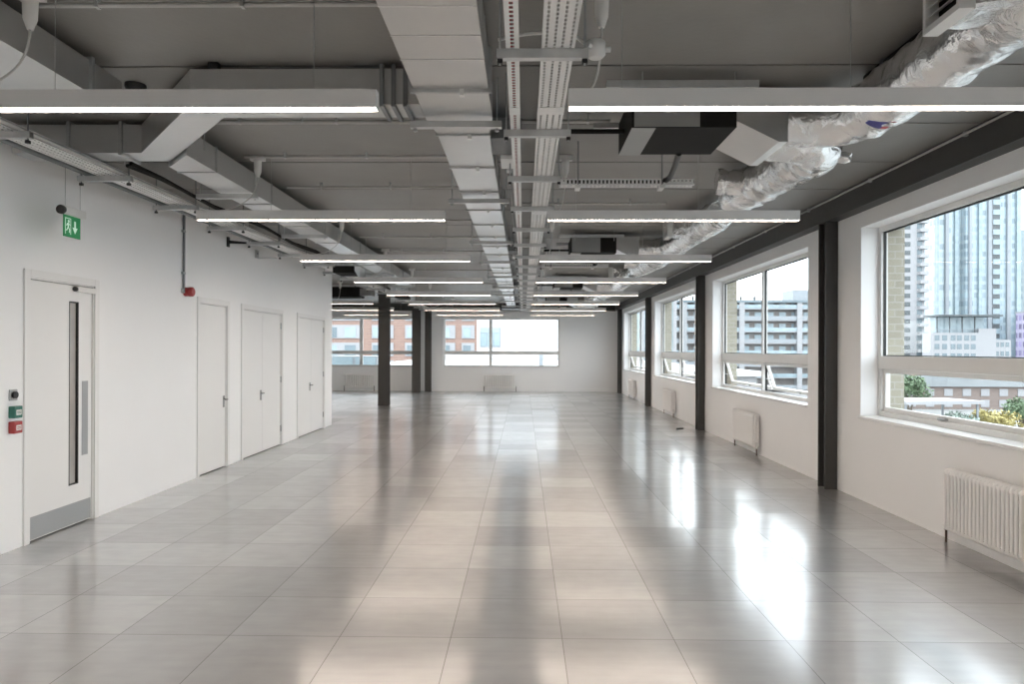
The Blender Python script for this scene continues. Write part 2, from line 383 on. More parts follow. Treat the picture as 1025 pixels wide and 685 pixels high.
# columns
def hcol(name, x, y, wx, wy, label, z1=3.0, along='y', mat='charcoal2', t=.018):
    m = MB()
    if along == 'x':       # flanges face +-x
        m.box(x - wx / 2, x - wx / 2 + t, y - wy / 2, y + wy / 2, 0, z1); m.box(x + wx / 2 - t, x + wx / 2, y - wy / 2, y + wy / 2, 0, z1)
        m.box(x - wx / 2 + t, x + wx / 2 - t, y - .012, y + .012, 0, z1)
    else:
        m.box(x - wx / 2, x + wx / 2, y - wy / 2, y - wy / 2 + t, 0, z1); m.box(x - wx / 2, x + wx / 2, y + wy / 2 - t, y + wy / 2, 0, z1)
        m.box(x - .012, x + .012, y - wy / 2 + t, y + wy / 2 - t, 0, z1)
    o = m.build(name, M[mat]); tag(o, label, None, 'charcoal steel columns', 'structure'); return o
for k in range(4):
    y0 = 8.1 + PITCH * k
    hcol('steel_column', 3.45, y0, .135, .20, ['charcoal steel column at the far edge of the nearest big window', 'charcoal steel column beyond the second window from the camera',
         'charcoal steel column beyond the third window from the camera', 'charcoal steel column in the far right corner'][k], 3.0, 'y', 'charcoal')
hcol('steel_column', -3.85, 19.55, .29, .25, 'charcoal free-standing steel column in front of the far left window', HC)
hcol('steel_column', -3.84, 25.35, .28, .25, 'charcoal steel column near the far wall, left one of a pair', HC)
hcol('steel_column', -3.48, 25.85, .22, .2, 'narrow charcoal steel column against the far wall, right one of a pair', 2.98)

# ---------------------------------------------------------------- windows
def win_right(n, a, b_, opened):
    r = empty('window_%d' % n, (3.72, (a + b_) / 2, ZS), kind='structure')
    x0, x1 = 3.70, 3.77; t = .055; mid = (a + b_) / 2
    f = MB(); f.box(x0, x1, a, a + t, ZS, ZH); f.box(x0, x1, b_ - t, b_, ZS, ZH); f.box(x0, x1, a + t, b_ - t, ZH - t, ZH); f.box(x0, x1, a + t, b_ - t, ZS, ZS + .05)
    f.build('window_frame', M['frame'], r, .004)
    MB().box(x0 - .006, x1, a + t, b_ - t, ZT0, ZT1).build('transom', M['frame'], r, .004)
    MB().box(x0 - .004, x1, mid - .03, mid + .03, ZT1, ZH - t).box(x0 - .004, x1, mid - .03, mid + .03, ZS + .05, ZT0).build('mullion', M['frame'], r, .004)
    MB().box(XR - .03, x0, a, b_, ZS - .03, ZS).build('window_sill', M['sill'], r, .006)
    for (p, q) in ((a + t, mid - .03), (mid + .03, b_ - t)):
        MB().box(3.735, 3.741, p, q, ZT1, ZH - t).build('pane', M['glass'], r)
        g = MB(); g.box(3.726, 3.75, p, p + .012, ZT1, ZH - t); g.box(3.726, 3.75, q - .012, q, ZT1, ZH - t); g.box(3.726, 3.75, p, q, ZT1, ZT1 + .01); g.box(3.726, 3.75, p, q, ZH - t - .012, ZH - t)
        g.build('gasket', M['gasket'], r)
        # lower top-hung sash
        ztop, zbot = ZT0, ZS + .05; ang = math.radians(17) if opened else 0
        hinge = Vector((3.745, 0, ztop))
        def rot(mb):
            for i, v in enumerate(mb.v):
                d = v - hinge; ca, sa = math.cos(ang), math.sin(ang)
                mb.v[i] = Vector((hinge.x + d.x * ca - d.z * sa, v.y, hinge.z + d.x * sa + d.z * ca))
            return mb
        s = MB(); sx0, sx1 = 3.728, 3.775; st = .045
        s.box(sx0, sx1, p + .004, p + st, zbot, ztop - .004); s.box(sx0, sx1, q - st, q - .004, zbot, ztop - .004)
        s.box(sx0, sx1, p + st, q - st, ztop - st, ztop - .004); s.box(sx0, sx1, p + st, q - st, zbot, zbot + st)
        so = rot(s).build('sash', M['frame'], r)
        rot(MB().box(3.748, 3.754, p + st, q - st, zbot + st, ztop - st)).build('sash_pane', M['glass'], so)
        hd = MB(); hd.box(3.70, 3.728, (p + q) / 2 - .06, (p + q) / 2 + .06, zbot + .01, zbot + .028)
        rot(hd).build('sash_handle', M['chrome'], so)
        if opened:
            g = MB(); g.box(3.735, 3.768, p, p + .004, zbot, ztop); g.box(3.735, 3.768, q - .004, q, zbot, ztop); g.box(3.735, 3.768, p, q, zbot - .004, zbot + .001); g.box(3.735, 3.768, p, q, ztop - .003, ztop)
            g.build('sash_gasket', M['gasket'], r)
            for yy in (p + .03, q - .03):
                MB().tube([(3.735, yy, ztop - .25), (3.84, yy, ztop - .28)], .007, 6).build('stay_arm', M['chrome'], so)
    return r
for i, (a, b_) in enumerate(WIN):
    win_right([5, 1, 2, 3, 4][i], a, b_, i >= 2)
for i, (a, b_) in enumerate(BWIN):
    n = 6 + i; zs, zh = .90, 2.72; r = empty('window_%d' % n, ((a + b_) / 2, YB + .12, zs), kind='structure')
    y0, y1 = YB + .1, YB + .17; t = .06; mid = -1.22 if i else -6.05
    f = MB(); f.box(a, a + t, y0, y1, zs, zh); f.box(b_ - t, b_, y0, y1, zs, zh); f.box(a + t, b_ - t, y0, y1, zh - t, zh); f.box(a + t, b_ - t, y0, y1, zs, zs + t)
    f.build('window_frame', M['frame'], r)
    MB().box(a + t, b_ - t, y0 - .004, y1, 1.36, 1.49).build('transom', M['frame'], r)
    MB().box(mid - .055, mid + .055, y0 - .006, y1, zs + t, 1.36).box(mid - .055, mid + .055, y0 - .006, y1, 1.49, zh - t).build('mullion', M['frame'], r)
    MB().box(a, b_, YB - .03, y0, zs - .03, zs).build('window_sill', M['sill'], r)
    for (p, q) in ((a + t, mid - .055), (mid + .055, b_ - t)):
        MB().box(p, q, y0 + .03, y0 + .036, 1.49, zh - t).build('pane', M['glass'], r)
        MB().box(p, q, y0 + .03, y0 + .036, zs + t, 1.36).build('pane', M['glass'], r)

# ---------------------------------------------------------------- doors
def door(n, a, b_, leaves, vision=False):
    r = empty('door_%d' % n, (XL, (a + b_) / 2, 0), kind='structure')
    f = MB(); at = .028
    f.box(XL - .15, XL - .0, a + .001, a + .03, 0, DH - .03); f.box(XL - .15, XL, b_ - .03, b_ - .001, 0, DH - .03); f.box(XL - .15, XL, a + .001, b_ - .001, DH - .03, DH - .001)
    f.build('door_lining', M['door'], r)
    f = MB(); f.box(XL + .001, XL + .016, a - .045, a + .02, 0, DH + .045); f.box(XL + .001, XL + .016, b_ - .02, b_ + .045, 0, DH + .045); f.box(XL + .001, XL + .016, a + .02, b_ - .02, DH - .02, DH + .045)
    f.build('architrave', M['door'], r, .003)
    MB().box(XL - .148, XL - .1, a + .03, b_ - .03, .0, DH - .03).build('door_rebate', M['gasket'], r)
    for (p, q, hy, hinges) in leaves:
        lf = MB()
        if vision:
            va, vb = 6.075, 6.205
            lf.box(XL - .06, XL - .012, p, va, .012, DH - .036); lf.box(XL - .06, XL - .012, vb, q, .012, DH - .036)
            lf.box(XL - .06, XL - .012, va, vb, .012, .36); lf.box(XL - .06, XL - .012, va, vb, 1.96, DH - .036)
        else:
            lf.box(XL - .06, XL - .012, p, q, .012, DH - .036)
        L = lf.build('door_leaf', M['door'], r)
        if vision:
            MB().box(XL - .04, XL - .03, va, vb, .36, 1.96).build('vision_panel', M['doorglass'], L)
            g = MB(); g.box(XL - .034, XL - .010, va, va + .008, .36, 1.96); g.box(XL - .034, XL - .010, vb - .012, vb, .36, 1.96); g.box(XL - .034, XL - .010, va, vb, .36, .37); g.box(XL - .034, XL - .01, va, vb, 1.95, 1.96)
            g.build('vision_bead', M['gasket'], L)
            MB().box(XL - .012, XL - .009, 6.255, 6.34, .60, 1.26).build('push_plate', M['steel'], L)
            MB().box(XL - .012, XL - .008, p + .012, q - .012, .02, .20).build('kick_plate', M['steel'], L)
            MB().box(XL - .012, XL + .035, 6.13, 6.395, 2.045, 2.095).build('door_closer', M['white'], r, .004)
            MB().cyl((XL + .012, 6.115, 2.07), (XL + .012, 6.13, 2.07), .022).build('closer_cap', M['blackplastic'], r)
        if hy is not None:
            hd = MB(); zz = .86
            hd.box(XL - .012, XL - .006, hy - .022, hy + .022, zz - .075, zz + .075)
            hd.tube([(XL - .006, hy, zz + .03), (XL + .042, hy, zz + .03), (XL + .05, hy - .02, zz + .03), (XL + .05, hy - .12, zz + .03)], .009, 10)
            hd.build('lever_handle', M['chrome'], L)
        for hz in hinges:
            MB().cyl((XL - .004, q + .0, hz - .05), (XL - .004, q + .0, hz + .05), .009).build('hinge', M['chrome'], r)
    return r
door(1, *DOORS[0], [(5.571, 6.392, None, ())], True)
door(2, *DOORS[1], [(8.523, 9.297, 9.24, ())])
door(3, *DOORS[2], [(9.853, 10.622, 10.55, ()), (10.628, 11.407, None, (.27, 1.06, 1.92))])
door(4, *DOORS[3], [(12.283, 13.062, 12.985, ()), (13.068, 13.847, None, (.27, 1.06, 1.92))])

# ================================================================== RADIATORS
def radiator(ya, yb, label, valve_near=True):
    r = empty('radiator', (XR - .09, (ya + yb) / 2, 0), label, 'radiator', 'white column radiators')
    n = round((yb - ya) / .046); p = (yb - ya) / n; z0, z1 = .12, .60
    b = MB()
    for i in range(n):
        yc = ya + (i + .5) * p
        for xx in (XR - .115, XR - .075, XR - .035):
            pts = [(xx, yc, z0 + .012), (xx, yc, z0 + .05), (xx, yc, z1 - .05), (xx, yc, z1 - .012)]
            b.tube(pts, .0125, 8, True, [.016, .0125, .0125, .016])
        b.tube([(XR - .118, yc, z1 - .035), (XR - .108, yc, z1 - .008), (XR - .075, yc, z1), (XR - .042, yc, z1 - .008), (XR - .032, yc, z1 - .035)], .0175, 8)
        b.tube([(XR - .118, yc, z0 + .035), (XR - .108, yc, z0 + .008), (XR - .075, yc, z0), (XR - .042, yc, z0 + .008), (XR - .032, yc, z0 + .035)], .0175, 8)
    b.build('column_sections', M['rad'], r)
    for zz in (z0 + .03, z1 - .03):
        MB().cyl((XR - .075, ya - .012, zz), (XR - .075, yb + .012, zz), .021).build('header_pipe', M['rad'], r)
    for yy, s in ((ya - .03, -1), (yb + .03, 1)):
        v = MB(); v.cyl((XR - .075, yy - s * .02, z0 + .03), (XR - .075, yy + s * .012, z0 + .03), .014); v.cyl((XR - .075, yy, z0 - .02), (XR - .075, yy, z0 + .075), .016)
        v.build('valve', M['chrome'] if s > 0 else M['white'], r)
        MB().cyl((XR - .075, yy, 0), (XR - .075, yy, z0 - .02), .009).build('pipe_tail', M['pipe'], r)
    for yy in (ya + .15, yb - .15): MB().box(XR - .02, XR - .001, yy - .015, yy + .015, z1 - .12, z1 - .05).build('wall_bracket', M['rad'], r)
    return r
radiator(4.56, 5.80, 'large white column radiator under the nearest window')
radiator(10.56, 11.58, 'white column radiator under the second window from the camera')
radiator(16.36, 17.38, 'white column radiator under the third window from the camera')
radiator(22.1, 23.1, 'small white column radiator under the farthest right-hand window')
def radiator_back(xa, xb, label):
    r = empty('radiator', ((xa + xb) / 2, YB - .09, 0), label, 'radiator', 'white column radiators')
    n = round((xb - xa) / .08); p = (xb - xa) / n; z0, z1 = .12, .62; b = MB()
    for i in range(n):
        xc = xa + (i + .5) * p
        for yy in (YB - .115, YB - .05):
            b.tube([(xc, yy, z0 + .01), (xc, yy, z1 - .01)], .02, 8)
    b.build('column_sections', M['rad'], r)
    for zz in (z0 + .03, z1 - .03): MB().cyl((xa - .012, YB - .08, zz), (xb + .012, YB - .08, zz), .025).build('header_pipe', M['rad'], r)
    for xx in (xa - .03, xb + .03):
        MB().cyl((xx, YB - .08, z0 - .02), (xx, YB - .08, z0 + .07), .018).build('valve', M['chrome'], r)
        MB().cyl((xx, YB - .08, 0), (xx, YB - .08, z0 - .02), .012).build('pipe_tail', M['pipe'], r)
radiator_back(-1.42, -.30, 'white column radiator on the far wall under the wide right window')
radiator_back(-6.6, -5.55, 'white column radiator on the far wall under the left window')

# ================================================================== PENDANT LIGHTS
ROWY = [3.32 + 2.875 * k for k in range(8)]
ZP = 2.68
def pendant(xa, xb, y, label, group, cable_x, cable_dx):
    r = empty('pendant_light', ((xa + xb) / 2, y, ZP), label, 'pendant light', group)
    hs = MB(); hs.box(xa, xb, y - .034, y + .034, ZP + .014, ZP + .086); hs.box(xa, xb, y - .034, y - .030, ZP, ZP + .014); hs.box(xa, xb, y + .030, y + .034, ZP, ZP + .014); hs.box(xa, xa + .004, y - .03, y + .03, ZP, ZP + .014); hs.box(xb - .004, xb, y - .03, y + .03, ZP, ZP + .014)
    hs.build('housing', M['pendant'], r)
    MB().box(xa + .005, xb - .005, y - .0295, y + .0295, ZP + .006, ZP + .0135).build('diffuser', M['led'], r)
    for xx in ((xa + .65, xb - .3) if xa < 0 else (xa + .25, xb - .87)):
        MB().cyl((xx, y, ZP + .086), (xx, y, HC - .001), .0018, 6).build('suspension_wire', M['galv'], r)
    cx = cable_x
    pl = MB(); pl.box(cx - .06, cx + .06, y - .03, y + .03, HC - .045, HC - .003); pl.tube([(cx, y, HC - .045), (cx, y, HC - .14), (cx, y, HC - .19)], .03, 12, True, [.034, .031, .014])
    pl.build('connector', M['white'], r)
    pts = []
    z_a, z_b = HC - .18, ZP + .086
    for i in range(13):
        t = i / 12
        pts.append((cx + cable_dx * t ** 2.2, y, z_a + (z_b - z_a) * (1 - (1 - t) ** 1.5 if cable_dx else t)))
    MB().tube(pts, .0055, 8).build('drop_cable', M['cable'], r)
    return r
def plabel(side, k):
    where = {'L': 'left of the central duct', 'R': 'right of the cable trays', 'S': 'beyond the end of the left wall'}[side]
    return 'grey linear pendant light %s, %s row from the camera' % (where, ORD[k] if k < 7 else 'farthest')
for k, y in enumerate(ROWY):
    pendant(-2.87, -.69, y, plabel('L', k), 'linear pendant lights left of the duct', -2.34, -.35)
    pendant(.205, 2.385, y, plabel('R', k), 'linear pendant lights right of the trays', .36, -.06)
for k in (5, 6, 7):
    pendant(-5.95, -3.775, ROWY[k], plabel('S', k), 'linear pendant lights in the widened end', -4.6, -.1)
for k, y in ((1, .445), (2, -2.43)):
    for (xa, xb, s, cx) in ((-2.87, -.69, 'left', -2.34), (.205, 2.385, 'right', .36)):
        pendant(xa, xb, y, 'grey linear pendant light %s behind the camera on the %s' % (['just', 'far'][k - 1], s), 'linear pendant lights behind the camera', cx, -.06)

# ================================================================== CENTRAL DUCT
def flange(mb, xa, xb, y, za, zb, d=.022, w=.012):
    mb.box(xa - d, xb + d, y - w, y + w, za - d, zb + d)
D = empty('ventilation_duct', (-.41, 10, 3.0), 'long galvanised rectangular duct down the middle of the ceiling', 'air duct')
zb0, zb1 = 3.0, 3.215
MB().box(-.617, -.20, YF + .3, 4.46, zb0, zb1).build('wide_section', M['duct'], D)
MB().hexa([(-.617, 4.46, zb0), (-.20, 4.46, zb0), (-.235, 4.74, zb0), (-.583, 4.74, zb0), (-.617, 4.46, zb1), (-.20, 4.46, zb1), (-.235, 4.74, zb1), (-.583, 4.74, zb1)]).build('reducer', M['duct'], D)
MB().box(-.583, -.235, 4.74, 17.2, zb0, zb1).build('narrow_section', M['duct'], D)
MB().hexa([(-.583, 17.2, zb0), (-.235, 17.2, zb0), (-.27, 17.5, zb0), (-.55, 17.5, zb0), (-.583, 17.2, zb1), (-.235, 17.2, zb1), (-.27, 17.5, zb1), (-.55, 17.5, zb1)]).build('reducer', M['duct'], D)
MB().box(-.55, -.27, 17.5, 24.6, zb0, zb1).build('end_section', M['duct'], D)
MB().box(-.75, .12, 24.0, 24.62, 2.93, 2.99).build('end_damper', M['galvdark'], D)
yy = 2.40
for yy in (2.98, 3.26, 3.53):
    m = MB(); m.box(-.619, -.198, yy - .003, yy + .003, zb0 - .003, zb1 + .003); m.build('stiffening_rib', M['tray'], D)
for yy in (1.6, 3.94):
    m = MB(); flange(m, -.617, -.20, yy, zb0, zb1, .02); m.build('duct_flange', M['galv'], D)
    MB().box(-.36, -.335, yy - .02, yy + .02, zb0 - .036, zb0 + .01).build('flange_clamp', M['tray'], D)
y = 4.76
while y < 24.5:
    xa, xb = (-.583, -.235) if y < 17.3 else (-.55, -.27)
    m = MB(); flange(m, xa, xb, y, zb0, zb1, .011, .007); m.build('duct_flange', M['galv'], D)
    MB().box((xa + xb) / 2 + .03, (xa + xb) / 2 + .055, y - .02, y + .02, zb0 - .034, zb0 + .01).build('flange_clamp', M['tray'], D)
    y += .86
# spigots with dampers on its right side
for k, y in enumerate((4.95, 10.6, 16.3)):
    m = MB(); m.box(-.235, -.02, y, y + .42, 3.03, 3.17); m.build('branch_box', M['galvdark'], D)
    MB().box(-.18, -.06, y + .42, y + .72, 3.0, 3.12).build('damper', M['tray'], D)
    MB().box(-.14, -.10, y + .72, y + .82, 2.99, 3.06).build('actuator', M['white'], D)
# trapeze hangers under the duct
for k, y in enumerate((2.1, 4.42, 6.70, 9.3, 11.4, 13.7, 16.0, 18.3, 20.6, 22.9)):
    r = empty('trapeze_hanger', (-.41, y, 2.93), 'galvanised trapeze bar carrying the central duct, %s from the camera' % ORD[k], 'hanger bar', 'trapeze bars under the central duct')
    MB().channel((-.71, y, 2.935), (-.14, y, 2.935)).build('strut', M['strut'], r)
    for xx in (-.68, -.17):
        MB().cyl((xx, y, 2.91), (xx, y, HC), .005, 6).build('threaded_rod', M['galv'], r)
        MB().box(xx - .012, xx + .012, y - .012, y + .012, 2.915, 2.93).build('nut', M['galv'], r)

# ================================================================== LEFT DUCTS
X = empty('crossover_duct', (-2.2, 4.3, 3.0), 'galvanised crossover duct bending from the central duct to the left wall', 'air duct')
y0, y1 = 4.17, 4.41
MB().prism([(-.62, y0), (-1.98, y0), (-1.88, y1), (-.62, y1)], 'z', 3.0, 3.21).build('straight_section', M['duct'], X)
MB().prism([(-1.98, y0), (-2.83, 5.2), (-2.73, 5.43), (-1.88, y1)], 'z', 3.0, 3.21).build('diagonal_section', M['duct'], X)
MB().prism([(-2.83, 5.2), (-3.80, 5.2), (-3.80, 5.43), (-2.73, 5.43)], 'z', 3.0, 3.21).build('end_section', M['duct'], X)
for xx in (-2.98, -3.37):
    MB().box(xx - .012, xx + .012, 5.18, 5.45, 2.98, 3.23).build('duct_flange', M['galv'], X)
for xx in (-.84, -.77, -.70):
    MB().box(xx - .012, xx + .012, y0 - .02, y1 + .02, 2.98, 3.23).build('duct_flange', M['galvdark'], X)
for xx, yy in ((-3.1, 5.46), (-2.3, 5.06), (-1.4, 4.45)):
    MB().cyl((xx, yy, 2.98), (xx, yy, HC - .001), .005, 6).build('threaded_rod', M['galv'], X)
MB().box(-1.87, -1.81, y0 - .01, y0 + .03, 3.21, 3.248).build('test_point', M['blackplastic'], X)
U = empty('ventilation_duct', (-2.7, 1, 3.0), 'wide galvanised duct at the near left against the ceiling', 'air duct')
MB().box(-3.05, -2.46, YF + .3, 4.30, 3.0, 3.185).build('duct_body', M['duct'], U)
MB().box(-3.02, -2.49, 4.30, 4.325, 3.02, 3.17).build('end_cap', M['galvdark'], U)
for yy in (1.4, 2.7, 3.98):
    m = MB(); flange(m, -3.05, -2.46, yy, 3.0, 3.185, .018); m.build('duct_flange', M['galv'], U)
V = empty('ventilation_duct', (-2.6, 10, 2.965), 'narrow galvanised duct running away on the left under the ceiling', 'air duct')
MB().prism([(-2.46, 5.13), (-2.46, 16), (-2.76, 16), (-2.76, 5.46), (-2.745, 5.46)], 'z', 2.965, 3.155).build('duct_body', M['duct'], V)
y = 5.62
while y < 16:
    m = MB(); flange(m, -2.76, -2.46, y, 2.965, 3.155, .009, .006); m.build('duct_flange', M['galv'], V); y += 1.25
for k, y in enumerate((6.35, 8.6, 10.85, 13.1, 15.4)):
    r = empty('trapeze_hanger', (-2.6, y, 2.9), 'galvanised trapeze bar carrying the narrow left duct, %s from the camera' % ORD[k], 'hanger bar', 'trapeze bars under the left duct')
    MB().channel((-2.95, y, 2.905), (-2.40, y, 2.905)).build('strut', M['strut'], r)
    for xx in (-2.92, -2.425): MB().cyl((xx, y, 2.89), (xx, y, HC), .005, 6).build('threaded_rod', M['galv'], r)
# small left-hand fan coil units
def fan_coil_left(y, label):
    r = empty('fan_coil_unit', (-3.0, y, 2.86), label, 'fan coil unit', 'left-hand fan coil units')
    MB().box(-3.22, -2.86, y - .3, y + .3, 2.84, 2.955).build('casing', M['black'], r, .004)
    MB().hexa([(-2.86, y - .25, 2.88), (-2.78, y - .2, 2.72), (-2.78, y + .2, 2.72), (-2.86, y + .25, 2.88), (-2.86, y - .25, 2.955), (-2.78, y - .2, 2.955), (-2.78, y + .2, 2.955), (-2.86, y + .25, 2.955)]).build('supply_plenum', M['duct'], r)
    for xx in (-3.19, -2.9):
        for yy in (y - .28, y + .28): MB().cyl((xx, yy, 2.955), (xx, yy, HC), .005, 6).build('threaded_rod', M['galv'], r)
fan_coil_left(12.2, 'black fan coil unit above the left wall, the nearer of two')
fan_coil_left(17.95, 'black fan coil unit beyond the end of the left wall')
r = empty('fan_coil_unit', (-4.7, 18.9, 2.9), 'dark fan coil unit hung left of the free-standing column', 'fan coil unit')
MB().box(-5.6, -4.35, 18.7, 19.3, 2.93, 3.2).build('casing', M['black'], r)
MB().box(-4.35, -4.05, 18.75, 19.25, 2.98, 3.15).build('supply_plenum', M['fcugrey'], r)
MB().channel((-5.7, 18.65, 3.2), (-4.0, 18.65, 3.2)).build('strut', M['strut'], r)

# ================================================================== CABLE TRAYS (middle)
def perforated(name, xa, xb, ya, yb, z, rows, label, side=.045, grp='perforated trays in the middle', loose=True):
    r = empty(name, ((xa + xb) / 2, (ya + yb) / 2, z), label, 'cable tray', grp)
    m = MB(); t = .0015; n = rows; wslot = .0115 if rows > 1 else .016
    pitch = (xb - xa) / n
    edges = [xa]
    for i in range(n):
        c = xa + (i + .5) * pitch; edges += [c - wslot / 2, c + wslot / 2]
    edges.append(xb)
    for i in range(0, len(edges), 2): m.box(edges[i], edges[i + 1], ya, yb, z, z + t)
    for i in range(n):
        c = xa + (i + .5) * pitch; y = ya + (0.02 if i % 2 else 0)
        while y < yb - .05:
            m.box(c - wslot / 2, c + wslot / 2, y, y + .013, z, z + t); y += .036
    m.box(xa - t, xa, ya, yb, z, z + side); m.box(xb, xb + t, ya, yb, z, z + side)
    m.box(xa, xa + .008, ya, yb, z + side, z + side + t); m.box(xb - .008, xb, ya, yb, z + side, z + side + t)
    m.build('tray_bed', M['tray'], r)
    c = MB()
    for i in range(max(2, rows * 2) if loose else 0):
        x = xa + .012 + (xb - xa - .024) * (i + .5) / max(2, rows * 2)
        c.tube([(x, ya, z + .012), (x + .004, (ya + yb) / 2, z + .012), (x, yb, z + .012)], .006, 6)
    if loose: c.build('cables', M['cable'] if rows > 1 else M['sticker_red'], r)
    y = ya + 3
    while y < yb - .1:
        MB().box(xa - .003, xb + .003, y - .06, y + .06, z - .0015, z).build('splice_plate', M['tray'], r); y += 3
    return r
ZTR = 2.90
perforated('cable_tray', -.082, -.026, 1.0, 23.9, ZTR, 1, 'narrow perforated steel cable tray beside the central duct')
perforated('cable_tray', .078, .222, 1.0, 23.9, ZTR, 4, 'wide perforated steel cable tray right of the narrow one')
k = 0; y = 2.02
while y < 24.5:
    r = empty('tray_hanger', (.07, y, ZTR - .045), 'galvanised bar under the middle cable trays, %s from the camera' % ORD[k], 'hanger bar', 'hanger bars under the middle trays')
    MB().channel((-.125, y, ZTR - .043), (.285, y, ZTR - .043)).build('strut', M['strut'], r)
    for xx in (-.11, .27):
        MB().cyl((xx, y, ZTR - .07), (xx, y, HC), .005, 6).build('threaded_rod', M['galv'], r)
        MB().box(xx - .012, xx + .012, y - .012, y + .012, ZTR - .062, ZTR - .045).build('nut', M['blackplastic'], r)
    y += 1.163; k += 1
# junction box and curled white cable by the first bar in view
r = empty('junction_box', (.325, 3.24, 2.9), 'round white junction box beside the nearest tray bar', 'junction box')
MB().tube([(.325, 3.24, 2.885), (.325, 3.24, 2.90), (.325, 3.24, 2.955), (.325, 3.24, 2.965)], .045, 16, True, [.03, .045, .045, .03]).build('box_body', M['white'], r)
for a in (0, 1.2, 2.6, 4.0):
    dx, dy = math.cos(a) * .045, math.sin(a) * .045
    MB().cyl((.325 + dx, 3.24 + dy, 2.925), (.325 + dx * 1.5, 3.24 + dy * 1.5, 2.925), .013, 10).build('gland', M['white'], r)
pts = [(.28 - .4 * t, 3.24, 2.97 + .03 * math.sin(PI * t)) for t in [i / 10 for i in range(11)]]
pts = [(.30, 3.24, 2.93)] + [(x, y, z) for x, y, z in pts if x < .27]
MB().tube(pts, .008, 8).build('tail_cable', M['white'], r)

# ================================================================== CROSSWISE CONDUITS ON THE CEILING
def conduit_cross(y, xa, xb, z, label, r_=.0125, bits=True):
    r = empty('conduit', ((xa + xb) / 2, y, z), label, 'conduit', 'grey conduits across the ceiling')
    MB().cyl((xa, y, z), (xb, y, z), r_, 10).build('conduit_tube', M['conduit'], r)
    n = max(2, int((xb - xa) / .7))
    for i in range(n):
        x = xa + (i + .5) * (xb - xa) / n
        MB().box(x - .008, x + .008, y - .016, y + .016, z - .015, HC).build('saddle', M['galv'], r)
for i, (y, z) in enumerate(((3.40, 3.215), (5.12, 3.2), (6.10, 3.215), (7.2, 3.2), (9.12, 3.215), (10.4, 3.2), (11.99, 3.215), (14.87, 3.215), (17.83, 3.215), (20.68, 3.215))):
    conduit_cross(y, -2.42, -.30, z, 'grey conduit across the ceiling left of the central duct, %s from the camera' % ORD[i], .0125 if i != 1 else .016)
for i, (y, z) in enumerate(((5.12, 3.2), (8.0, 3.2), (13.9, 3.2))):
    conduit_cross(y, -.02, .62 if i == 0 else 1.6, z, 'grey conduit across the ceiling right of the middle trays, %s from the camera' % ORD[i], .014)
r = empty('conduit', (3.35, 10, 3.2), 'thin grey conduit along the top of the beam over the windows', 'conduit')
MB().cyl((3.385, YF + .1, 3.225), (3.385, YB - .2, 3.225), .012, 8).build('conduit_tube', M['conduit'], r)
y = 1.0
while y < 25:
    MB().box(3.375, 3.40, y - .015, y + .015, 3.205, 3.245).build('saddle', M['galv'], r); y += 1.5

# ================================================================== FAN COIL ASSEMBLIES (right)
def wobble(pts, n, amp, r, seed):
    """resample a path finely and give it slack creases"""
    rnd = random.Random(seed); P = [Vector(p) for p in pts]; out = []; rad = []
    L = [0]
    for i in range(1, len(P)): L.append(L[-1] + (P[i] - P[i - 1]).length)
    for k in range(n + 1):
        s = L[-1] * k / n; i = 1
        while i < len(P) - 1 and L[i] < s: i += 1
        t = (s - L[i - 1]) / max(1e-6, L[i] - L[i - 1])
        # smooth corner by averaging neighbours
        out.append(P[i - 1].lerp(P[i], t))
    for _ in range(5):
        out = [out[0]] + [(out[i - 1] + out[i] * 2 + out[i + 1]) / 4 for i in range(1, len(out) - 1)] + [out[-1]]
    ph = 0
    for k in range(n + 1):
        ph += rnd.uniform(.2, 1.1)
        rad.append(r * (1 + amp * math.sin(ph * 1.7) + rnd.uniform(-amp, amp) * .7))
    return out, rad
def crumple(mb, amp, seed):
    rnd = random.Random(seed)
    for i, v in enumerate(mb.v): mb.v[i] = v + Vector((rnd.uniform(-amp, amp), rnd.uniform(-amp, amp), rnd.uniform(-amp, amp)))
    return mb
GA, GB = 1.58, 1.36
